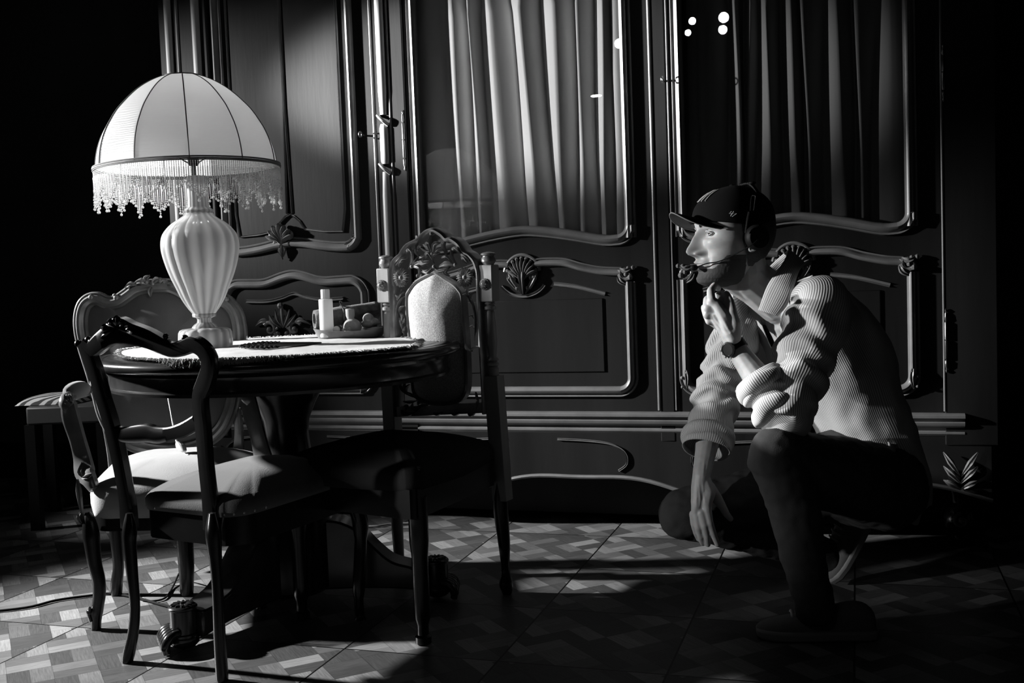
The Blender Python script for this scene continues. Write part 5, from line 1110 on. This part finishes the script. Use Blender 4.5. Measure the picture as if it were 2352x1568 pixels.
# tendons and veins on the backs of the hands
def veins(c, n):
    v = 0
    for (x0, y0, d0, x1, y1, d1) in ((1613, 1105, 2.83, 1622, 1170, 2.81), (1605, 1110, 2.83, 1611, 1176, 2.81), (1600, 1115, 2.83, 1600, 1178, 2.82), (1618, 1060, 2.84, 1608, 1125, 2.83), (1680, 770, 2.66, 1640, 698, 2.64), (1672, 768, 2.66, 1628, 712, 2.65), (1668, 772, 2.67, 1626, 728, 2.66)):
        a, b = pd(x0, y0, d0), pd(x1, y1, d1); t = max(0, min(1, (c-a).dot(b-a)/(b-a).length_squared)); q = a.lerp(b, t); w_ = (c-q); w_ -= AWAY*w_.dot(AWAY)*.85
        v = max(v, math.exp(-(w_.length/.0028)**2)*(math.sin(math.pi*min(1, t+.1))))
    return .0016*v + .0005*noise.noise(c*60)
bake(body, .0024, 5, veins)
b = bmesh.new(); b.from_mesh(body.data); off = LOC[body.name]; vs_ = [b.verts.new(v-off) for v in headV]
b.verts.ensure_lookup_table()
for f in headF:
    try: b.faces.new([vs_[i] for i in f])
    except ValueError: pass
bmesh.ops.recalc_face_normals(b, faces=b.faces); b.to_mesh(body.data); b.free(); body.data.shade_smooth()
# eyes, lids, brows, ear
def eyem():
    return mat('eye_white', .75, .08, .6, coat=1)
def surf(h, s):      # how far forward the face reaches at height h, s off the midline
    best = 0
    for k in range(160):
        f, sd = headf(h, k*.01)
        if sd >= s: return f
    return f
EW = eyem(); ED = mat('eye_iris', .02, .05, .6, coat=1); BR = mat('hair_dark', .02, .7)
for s in (1, -1):
    mb = MB(); ec = hp3(.0785, s*.0305, .0225); gaze = (FH*.86+SH*.45+UP*0).normalized(); ball(mb, ec, .0122, 24)
    ey = mb.build('eye', EW, body); mb = MB(); lathe(mb, [(.0057, .0105), (.005, .0118), (.003, .0126), (.001, .0129)], ec, gaze, 20); mb.build('iris', ED, ey)
    mb = MB()
    for up, hh, rr in ((1, .0058, .0021), (-1, -.0062, .0015)):
        ps = []
        for k in range(11):
            t = -1+2*k/10; sx = s*(.0305+t*.0150); ps.append(hp3(.0785+.0118*math.sqrt(max(0, 1-(t*.93)**2))+.0012, sx, .0225+hh*(1-t*t)-.001*t))
        tube(mb, spl(ps, 3), rr, 8)
    mb.build('eyelid', M['skin'], body)
    mb = MB(); rnd = random.Random(4)
    for k in range(170):
        t = rnd.random(); sx = .012+t*.036; hh = .0405+.006*math.sin(t*2.4)+rnd.uniform(-.0030, .0030); f = surf(hh, sx)
        p = hp3(f, s*sx, hh); q = p+(SH*s*.8+FH*.35+UP*rnd.uniform(-.1, .4)).normalized()*.007; tube(mb, [p-FH*.0005, q], [.0007, .0003], 4)
    mb.build('eyebrow', BR, body)
mb = MB()
for s in (1,):
    c = hp3(-.012, s*.078, .0); tube(mb, spl([c+FH*a+UP*b_+SH*s*e for a, b_, e in ((.010, .012, 0), (.004, .030, .006), (-.014, .033, .014), (-.024, .018, .016), (-.018, -.004, .012), (-.006, -.024, .005), (.006, -.026, 0), (.008, -.012, 0))], 5), .0042, 8); ball(mb, c-FH*.006, .014, 12, 1, 1, 1.5)
mb.build('ear', M['skin'], body)
mb = MB(); rowsb = [-.030-.0012*k for k in range(74)]; V = []; n_ = 150; vis = {}
rnd = random.Random(11)
def bearded(h, sd, f):      # jaw line, chin and upper lip, clear of the mouth
    t = max(0, min(1, (f-.048)/.035)); return h < -.036-.034*t*t*(3-2*t) and f > -.004
for i, h in enumerate(rowsb):
    for k in range(n_+1):
        a = -1.75+3.5*k/n_; f, sd = headf(h, a); ok = bearded(h, sd, f); vis[(i, k)] = ok; m_ = 1.0+((.012 if h < -.05 else .004) if ok else -.02)+.006*noise.noise(Vector((a*14, h*160, 2))); V.append(hp3(f*m_, sd*m_, h*(1+.02*(h < -.1))))
F = [(i*(n_+1)+k, i*(n_+1)+k+1, (i+1)*(n_+1)+k+1, (i+1)*(n_+1)+k) for i in range(73) for k in range(n_) if sum(vis[(i+a_, k+b_)] for a_ in (0, 1) for b_ in (0, 1)) >= 2 and rowsb[i+1] > -.118]
mb.add(V, F); mb.build('beard', mat('beard_hair', .07, .85, .2, bump=.3, bscale=700), body, ang=180)
# hair under the cap
mb = MB(); V = []; rows_h = [.06-.0085*k for k in range(16)]; n_ = 60
for i, h in enumerate(rows_h):
    for k in range(n_+1):
        a0 = 1.45+(.25*max(0, -h/.07)); a = a0+(2*math.pi-2*a0)*k/n_; f, s = headf(h, a if a < math.pi else a-2*math.pi); m_ = 1.07 if h > -.05 else 1.04
        V.append(hp3(f*m_, s*m_, h)+Vector((0, 0, .0))+FH*.002*noise.noise(Vector((a*9, h*90, 0))))
F = [(i*(n_+1)+k, i*(n_+1)+k+1, (i+1)*(n_+1)+k+1, (i+1)*(n_+1)+k) for i in range(15) for k in range(n_)]
mb.add(V, F); mb.build('hair', mat('hair', .015, .6, bump=.8, bscale=300), body, ang=180)
# ---- cap
capm = mat('cap_cotton', .006, .9, .1, .1, 500); capu = mat('cap_underbrim', .16, .8, .2)
cp = thing('cap', HC, 'x', 'x') if False else None
mb = MB(); V = []; n_ = 72; lv = [(.040, .110, .117, .083), (.060, .111, .119, .085), (.080, .105, .117, .083), (.097, .095, .112, .078), (.114, .079, .100, .068), (.128, .059, .081, .054), (.138, .038, .059, .038), (.1445, .015, .036, .020), (.1465, .003, .016, .006)]
def capring(h, f0, b0, w0, a):
    c, s = math.cos(a), math.sin(a); return hp3((f0 if c > 0 else b0)*c, w0*s, h+.014*c*(1-(h-.04)/.105))
for h, f0, b0, w0 in lv:
    for k in range(n_): V.append(capring(h, f0, b0, w0, 2*math.pi*k/n_))
V.append(hp3(-.006, 0, .147)); e = len(V)-1; F = [(i*n_+k, i*n_+(k+1) % n_, (i+1)*n_+(k+1) % n_, (i+1)*n_+k) for i in range(len(lv)-1) for k in range(n_)]+[((len(lv)-1)*n_+k, (len(lv)-1)*n_+(k+1) % n_, e) for k in range(n_)]
mb.add(V, F); crown = mb.build('cap', capm, man, ang=180, solid=.002, sub=1)
mb = MB(); top = []; NU, NVv = 20, 10
for j in range(NVv+1):
    v = j/NVv
    for i in range(NU+1):
        u = i/NU*2-1; f0 = .109*math.sqrt(max(.02, 1-(u*.86)**2)); ext = .068*math.sqrt(max(0, 1-u**4*.95)); hh = .062-.030*abs(u)**1.7+.020*v*(1-.9*u*u)-.004*v*v
        top.append(hp3(f0+ext*v, .073*u*(1-.08*v), hh))
n1 = NU+1; F = [(j*n1+i, j*n1+i+1, (j+1)*n1+i+1, (j+1)*n1+i) for j in range(NVv) for i in range(NU)]
mb.add([p+UP*.0022 for p in top], F); br = mb.build('brim', capm, crown, ang=180)
mb = MB(); mb.add(top, F); mb.build('underbrim', capu, br, ang=180)
mb = MB(); edge = [top[j*n1] for j in range(NVv+1)]+[top[NVv*n1+i] for i in range(1, NU+1)]+[top[j*n1+NU] for j in range(NVv-1, -1, -1)]; tube(mb, [p+UP*.001 for p in edge], .0016, 6); mb.build('brim_edge', capu, br)
thr = mat('embroidery', .6, .6)
# small stitched numerals on the side, raised emblem on the front
mb = MB(); lp = pd(1678, 491, 2.84-.083)
def LP(x, y): q = onPl(x, y, lp, SH); return q
for st in ([(1676, 486), (1671, 490.5), (1679, 491.5)], [(1680, 486), (1674, 497)], [(1680, 490), (1686, 491), (1677, 498)]):
    pts = [LP(*q) for q in st]
    pts2 = []
    for p in pts:      # lay the strokes on the crown
        v = p-HC; s = v.dot(SH); f = v.dot(FH); h = v.dot(UP); s2 = .076*1.105*math.sqrt(max(0, 1-(f/(.101*1.10))**2)); pts2.append(hp3(f, s2+.0035, h))
    tube(mb, pts2, .0009, 5)
mb.build('side_stitching', thr, crown)
mb = MB()
def crownf(h):
    for a_, b_ in zip(lv, lv[1:]):
        if a_[0] <= h <= b_[0]: t = (h-a_[0])/(b_[0]-a_[0]); return a_[1]+(b_[1]-a_[1])*t, a_[3]+(b_[3]-a_[3])*t
    return lv[-1][1], lv[-1][3]
for h0_, h1_, r in ((.100, .108, .0014), (.108, .116, .0016), (.116, .126, .0016), (.126, .134, .0013)):
    for an in (-.30, -.1, .1, .30):
        q_ = []
        for h_ in (h0_, h1_): f0, w0 = crownf(h_); q_.append(hp3((f0+.0025)*math.cos(an), w0*math.sin(an), h_+.014*math.cos(an)*(1-(h_-.04)/.105)+.001))
        tube(mb, q_, r, 6)
mb.build('front_emblem', thr, crown)
mb = MB(); ball(mb, hp3(0, 0, .147), .007, 12, 1, 1, .5); mb.build('cap_button', capm, crown)
# ---- headset
hm = M['blackm']; mb = MB()
arc = [hp3(-.042, .093*math.sin(t), .03+.122*math.cos(t)) for t in [-1.45+2.9*k/24 for k in range(25)]]
sweep(mb, arc, [(-.008, -.002), (.008, -.002), (.008, .002), (-.008, .002)], [(p-hp3(-.042, 0, .03)).normalized() for p in arc], [(.55, 1)]*25); 
for k in range(7): ball(mb, hp3(-.045, -.03+.01*k, .151), .008, 10, 1.3, .9, .55, FH, SH, UP)
hd = mb.build('headset', hm, man)
mb = MB(); ec = hp3(-.020, .094, .006); lathe(mb, [(.030, -.012), (.033, -.008), (.033, .006), (.028, .012), (.01, .014)], ec, SH, 28); mb.build('ear_cup', hm, hd)
mb = MB(); ps = [pd(1723, 484, 2.733), pd(1726, 452, 2.745), pd(1731, 449, 2.745), pd(1735, 452, 2.745), pd(1731, 484, 2.733)]; tube(mb, spl(ps, 4), .0014, 6); tube(mb, spl([pd(1720, 486, 2.733), pd(1716, 505, 2.735), pd(1712, 535, 2.735)], 4), .0022, 6); mb.build('slider_wire', mat('steel_wire', .6, .2, metal=1), hd)
mb = MB(); mp_ = [ec+SH*.012, ec+SH*.014+FH*.03-UP*.022, hp3(.065, .058, -.050), hp3(.095, .038, -.056), hp3(.116, .018, -.064)]; tube(mb, spl(mp_, 6), .0016, 8); bo = mb.build('mic_boom', hm, hd)
mb = MB(); ball(mb, hp3(.122, .012, -.066), .0085, 14, 1.3, 1, 1, FH, SH, UP); mb.build('microphone', hm, bo)
# ---- clothes: lofts with stripe coordinates in metres
def loft(mb, secs, n=64, wr=None, a0=0, a1=2*math.pi, closed=True, e=2.2, capend=False):
    """secs: centre, axis X, axis Y, half widths a, b"""
    V = []; U = []; m = n if closed else n+1; acc = 0
    for i, (c, X, Y, a, b_) in enumerate(secs):
        if i: acc += (c-secs[i-1][0]).length
        per = 0; prev = None; row = []
        for k in range(n+1):
            t = a0+(a1-a0)*k/n; cx, sy = math.cos(t), math.sin(t); p = X*math.copysign(abs(cx)**(2/e), cx)*a+Y*math.copysign(abs(sy)**(2/e), sy)*b_
            w_ = wr(acc, t, i) if wr else 0; q = c+p+p.normalized()*w_
            if prev is not None: per += (q-prev).length
            prev = q; row.append((q, per))
        tot = row[-1][1]; R0_ = (a+b_)*math.pi if False else tot
        for k in range(m): V.append(row[k][0])
        U.append([(k/n, acc) for k in range(n+1)])
    F = []; UV = []
    for i in range(len(secs)-1):
        for k in range(n):
            k2 = (k+1) % m if closed else k+1
            F.append((i*m+k, i*m+k2, (i+1)*m+k2, (i+1)*m+k)); UV.append((U[i][k], U[i][k+1], U[i+1][k+1], U[i+1][k]))
    mb.add(V, F, UV)
def stripemat(name, n, hi=.48, lo=.27):
    m, nt, b = newmat(name); N = nt.nodes; L = nt.links; uv = N.new('ShaderNodeUVMap'); sp = N.new('ShaderNodeSeparateXYZ'); L.new(uv.outputs[0], sp.inputs[0])
    a = N.new('ShaderNodeMath'); a.operation = 'MULTIPLY'; a.inputs[1].default_value = n*2*math.pi; L.new(sp.outputs[0], a.inputs[0]); s = N.new('ShaderNodeMath'); s.operation = 'SINE'; L.new(a.outputs[0], s.inputs[0])
    r = N.new('ShaderNodeValToRGB'); r.color_ramp.elements[0].position = .30; r.color_ramp.elements[0].color = (lo, lo, lo, 1); r.color_ramp.elements[1].position = .62; r.color_ramp.elements[1].color = (hi, hi, hi, 1)
    mr = N.new('ShaderNodeMapRange'); mr.inputs['From Min'].default_value = -1; L.new(s.outputs[0], mr.inputs[0]); L.new(mr.outputs[0], r.inputs[0]); L.new(r.outputs[0], b.inputs['Base Color']); b.inputs['Roughness'].default_value = .85; b.inputs['Specular IOR Level'].default_value = .15
    bp = N.new('ShaderNodeBump'); bp.inputs['Strength'].default_value = .35; bp.inputs['Distance'].default_value = .001; L.new(s.outputs[0], bp.inputs['Height']); L.new(bp.outputs[0], b.inputs['Normal']); return m
def path_secs(pts, rs, k=8, N0=None, flat=1.0):
    p = spl(pts, k); r = lerpt(rs, k); T = tangents(p, False); cur = (N0 or AWAY); out = []
    for i in range(len(p)):
        cur = (cur-T[i]*cur.dot(T[i])).normalized(); X = cur; Y = T[i].cross(X).normalized(); out.append((p[i], X, Y, r[i]*flat, r[i]))
    return out
def wrinkle_fn(amp, bends, seed, ring=60.):
    def f(v, t, i):
        w_ = amp*.5*noise.noise(Vector((v*22, math.cos(t)*1.1+seed, math.sin(t)*1.1)))
        for (b0, wd, k) in bends:
            g = math.exp(-((v-b0)/wd)**2); ph = 5*noise.noise(Vector((math.cos(t)*.8, math.sin(t)*.8, seed+v*6)))
            s_ = math.sin(v*ring*k+ph); w_ += amp*1.3*g*(abs(s_)**.6*math.copysign(1, s_))*.7
        return w_
    return f
shirt_root = MB()
# torso
spine = [nb+UP*.035-FV*.012, nb-FV*.02-UP*.02, nb.lerp(pel, .18)-FV*.045, nb.lerp(pel, .40)-FV*.055, nb.lerp(pel, .62)-FV*.045, nb.lerp(pel, .82)-FV*.02, nb.lerp(pel, 1.0)+FV*.0, pel-UP*.06]
spx = [(1800, 668, 70, .075), (1822, 705, 88, .155), (1868, 762, 108, .175), (1912, 838, 122, .17), (1947, 925, 116, .16), (1986, 1010, 102, .155), (2020, 1090, 86, .155), (2036, 1160, 68, .150)]
DT = 2.98; pts = [pd(x, y, DT) for x, y, a, b_ in spx]; k_ = 8; ps = spl(pts, k_); ra = lerpt([a*DT/CF for x, y, a, b_ in spx], k_); rb = lerpt([b_ for x, y, a, b_ in spx], k_); T = tangents(ps, False); secs = []
for i in range(len(ps)):
    Y = (SV-T[i]*SV.dot(T[i])).normalized(); X = T[i].cross(Y).normalized()
    if X.dot(FV) < 0: X = -X
    secs.append((ps[i], X, Y, ra[i], rb[i]))
def twr(v, t, i):
    # long diagonal drapes from the armpit to the waist and hem
    d = math.sin(t*3+v*16+2.2*noise.noise(Vector((v*7, t*.9, 3)))); g = math.exp(-((v-.28)/.18)**2)
    return .006*d*g + .007*noise.noise(Vector((v*9+t*2.2, t*1.6-v*3, 7))) + .004*noise.noise(Vector((v*26, t*3, 1)))
SM = stripemat('striped_shirt_torso', 178); SS = stripemat('striped_shirt_sleeve', 76)
mb = MB(); loft(mb, secs, 160, twr, .07, 2*math.pi-.07, False, 2.3); shirt = mb.build('shirt', SM, man, ang=180, solid=.002)
mb = MB(); ts = [(c-X*.004, X, Y, a*.84, b_*.88) for c, X, Y, a, b_ in secs[2:34]]; loft(mb, ts, 60, None, e=2.2); mb.build('undershirt', mat('shaded_tshirt', .03, .85, bump=.3, bscale=40), man, ang=180)  # white tee coloured dark to stand for the shade inside the shirt
# yoke joining the shoulders
def sleeve(name, pts, rs, bends, seed, N0, th_=.010):
    mb = MB(); se = path_secs(pts, rs, 14, N0); loft(mb, se, 96, wrinkle_fn(th_, bends, seed), e=2.05); return mb.build(name, SS, shirt, ang=180, solid=.002)
Lpts = [Ls.lerp(nb, .30)+UP*.006, Ls+UP*.0, Ls.lerp(eL, .33)+FV*-.004, Ls.lerp(eL, .68), eL+(Ls-eL)*.12, eL-FV*.012-UP*.014, eL+(wL-eL)*.14-UP*.010, eL.lerp(wL, .30)-UP*.004, eL.lerp(wL, .44)]
sleeve('sleeve', Lpts, [.060, .078, .078, .073, .066, .062, .060, .060, .058], [(.36, .05, 1.6), (.43, .06, 1.8), (.14, .05, 1.0), (.25, .05, 1.2)], 2.0, FV)
Rpts = [Rs.lerp(nb, .42)+UP*.012, Rs, Rs.lerp(eR, .35), Rs.lerp(eR, .7), eR, eR.lerp(wR, .15), eR.lerp(wR, .34), eR.lerp(wR, .52)]
sleeve('sleeve', Rpts, [.066, .076, .066, .060, .058, .059, .061, .062], [(.33, .05, 1.6), (.22, .06, 1.2), (.42, .05, 1.7)], 6.0, FV, .010)
def cuff(a, b_, t0, t1, r, seed):
    mb = MB(); p = [a.lerp(b_, t0+(t1-t0)*k/6) for k in range(7)]; rs = [r*.96, r*1.05, r*1.08, r*1.09, r*1.09, r*1.06, r*.98]; se = path_secs(p, rs, 3, AWAY); loft(mb, se, 80, wrinkle_fn(.005, [(.03, .04, 1.6)], seed, 70), e=2.05); mb.build('cuff', SS, shirt, ang=180, solid=.003)
cuff(eL-UP*.004, wL, .34, .56, .061, 4.0); cuff(eR, wR, .46, .70, .0635, 9.0)
# collar
def collar(inn, out, name='collar'):
    mb = MB(); a = spl(inn, 6); b_ = spl(out, 6); V = []; UVr = []; F = []; UV = []; n_ = len(a); K = 6
    for j in range(K+1):
        t = j/K
        for i in range(n_): p = a[i].lerp(b_[i], t)+(-AWAY)*.010*math.sin(math.pi*t*.9); V.append(p)
    for j in range(K):
        for i in range(n_-1):
            F.append((j*n_+i, j*n_+i+1, (j+1)*n_+i+1, (j+1)*n_+i)); UV.append(((j/K*.07, i), (j/K*.07, i+1), ((j+1)/K*.07, i+1), ((j+1)/K*.07, i)))
    mb.add(V, F, UV); return mb.build(name, SM, shirt, ang=180, solid=.0025)
collar([pd(1812, 572, 2.90), pd(1800, 600, 2.84), pd(1778, 632, 2.80), pd(1760, 662, 2.79), pd(1742, 712, 2.785)], [pd(1850, 606, 2.92), pd(1835, 622, 2.82), pd(1822, 660, 2.775), pd(1808, 700, 2.765), pd(1786, 726, 2.77)])
collar([pd(1812, 572, 2.90), pd(1780, 600, 3.0), pd(1730, 650, 3.02), pd(1700, 670, 2.96), pd(1682, 678, 2.90)], [pd(1850, 606, 2.92), pd(1800, 640, 3.06), pd(1740, 700, 3.06), pd(1712, 735, 2.98), pd(1700, 760, 2.90)])
# shoulder seam and hem tail hanging at the back
mb = MB(); tl_ = [pd(x, y, d) for x, y, d in ((2112, 1090, 2.93), (2122, 1150, 2.93), (2106, 1205, 2.90), (2066, 1180, 2.82))]; tp_ = [pd(x, y, d) for x, y, d in ((2090, 980, 2.94), (2085, 1010, 2.90), (2060, 1020, 2.82), (2040, 1015, 2.78))]
a = spl(tp_, 6); b_ = spl(tl_, 6); V = []; F = []; UV = []; n_ = len(a); K = 12
for j in range(K+1):
    for i in range(n_): V.append(a[i].lerp(b_[i], j/K)+Vector((0, 0, 0))-AWAY*(.006*math.sin(i*.9+j*.2)))
for j in range(K):
    for i in range(n_-1): F.append((j*n_+i, j*n_+i+1, (j+1)*n_+i+1, (j+1)*n_+i)); UV.append(((i/n_*.3, j), ((i+1)/n_*.3, j), ((i+1)/n_*.3, j+1), (i/n_*.3, j+1)))
mb.add(V, F, UV); mb.build('shirt_tail', SM, shirt, ang=180, solid=.003)
# trousers
tr = MB(); hL, hR = pd(2030, 1120, 2.84), pd(1935, 1110, 3.02); kL, aL_ = pd(1785, 1050, 2.60), pd(1872, 1385, 2.62); kR, aR = pd(1568, 1180, 2.94), pd(1905, 1275, 3.06)
chain(tr, [(hL, .115), (hR, .11)], 24); chain(tr, [(hL+(hR-hL)*.3-FV*.02, .12), (nb.lerp(pel, .85), .12)], 24)
chain(tr, [(hL, .112), (hL.lerp(kL, .5), .098), (kL.lerp(hL, .12), .076), (kL, .072)], 24); chain(tr, [(kL, .068), (kL.lerp(aL_, .3)-FV*.012, .066), (kL.lerp(aL_, .7), .055), (aL_, .048), (aL_+UP*-.01, .050)], 24)
chain(tr, [(hR, .11), (hR.lerp(kR, .5), .092), (kR.lerp(hR, .12), .074), (kR, .070)], 24); chain(tr, [(kR, .066), (kR.lerp(aR, .3), .062), (kR.lerp(aR, .75), .052), (aR, .046)], 24)
trs = tr.build('trousers', mat('dark_trousers', .04, .9, .15, .3, 400, .15, 8), man, ang=180)
def tdisp(c, n): return .006*noise.noise(Vector((c.x*16, c.y*16, c.z*26)))+.003*noise.noise(c*45)
bake(trs, .006, 6, tdisp)
# shoes
def shoe(heel, toe, up, name='shoe'):
    d = (toe-heel); L = d.length; d.normalize(); s_ = d.cross(up).normalized(); u = s_.cross(d).normalized()
    if u.dot(up) < 0: u = -u
    st = [(-.02, .028, .06), (.05, .036, .085), (.15, .038, .095), (.28, .038, .088), (.42, .042, .075), (.58, .048, .062), (.75, .050, .052), (.88, .044, .044), (.97, .028, .034), (1.0, .012, .028)]
    mb = MB(); V = []; n_ = 24
    for t, wd, hh in st:
        for k in range(n_):
            a = 2*math.pi*k/n_; c_, s2 = math.cos(a), math.sin(a); V.append(heel+d*L*t+s_*c_*wd+u*(.022+max(0, s2)*(hh-.022)+min(0, s2)*.006))
    F = [(i*n_+k, i*n_+(k+1) % n_, (i+1)*n_+(k+1) % n_, (i+1)*n_+k) for i in range(len(st)-1) for k in range(n_)]+[tuple(range(n_)), tuple((len(st)-1)*n_+k for k in range(n_))]
    mb.add(V, F); up_ = mb.build(name, mat('shoe_mesh', .12, .8, bump=.5, bscale=500) if 'shoe' not in M else M['shoe'], man, ang=180, sub=1); M['shoe'] = up_.data.materials[0]
    mb = MB(); out = []
    for t, wd, hh in st: out.append((t, wd+.005))
    o1 = [heel+d*L*t+s_*w_ for t, w_ in out]; o2 = [heel+d*L*t-s_*w_ for t, w_ in out[::-1]]; prism(mb, o1+o2, u*.026); mb.build('sole', M.setdefault('sole', mat('shoe_sole', .22, .6)), up_, bevel=.007)
    mb = MB()
    for k in range(5): t = .42+.07*k; c0 = heel+d*L*t+u*(.077-.05*(t-.42)); tube(mb, spl([c0-s_*.022-u*.006, c0+u*.003, c0+s_*.022-u*.006], 4), .003, 6)
    mb.build('laces', M.setdefault('lace', mat('laces', .35, .8)), up_)
tz = onZ(1738, 1460, 0); hz_ = onZ(1955, 1462, 0); hz_ = tz+(hz_-tz).normalized()*.285; shoe(hz_, tz, UP)
toeR = onZ(1905, 1345, 0)+UP*.012; heR = pd(1962, 1240, 3.06); heR = toeR+(heR-toeR).normalized()*.27; shoe(heR, toeR-UP*.0, (FV*.9+UP*.4))
# watch
wd_ = (wL-eL).normalized(); wc = wL-wd_*.004; wx = (FV-wd_*FV.dot(wd_)).normalized(); wy = wd_.cross(wx)
mb = MB(); sweep(mb, [wc+(wx*math.cos(a)+wy*math.sin(a))*.0285 for a in [2*math.pi*k/36 for k in range(36)]], [(-.011, -.0015), (.011, -.0015), (.011, .0015), (-.011, .0015)], [(wx*math.cos(a)+wy*math.sin(a)) for a in [2*math.pi*k/36 for k in range(36)]], closed=True); wt = mb.build('watch_strap', M['blackm'], man)
wn = (wx*.86-AWAY*.5).normalized(); wn = (wn-wd_*wn.dot(wd_)).normalized(); mb = MB(); lathe(mb, [(.018, 0), (.0195, .003), (.019, .008), (.015, .010), (.0148, .009), (.001, .009)], wc+wn*.027, wn, 32); wb = mb.build('watch_case', M['blackg'], wt)
mb = MB()
for k in range(3): ball(mb, wc+wn*.033+wd_*(.010*(1-k))-wn.cross(wd_)*-.019, .0028, 8)
mb.build('watch_buttons', M['brass'], wb)
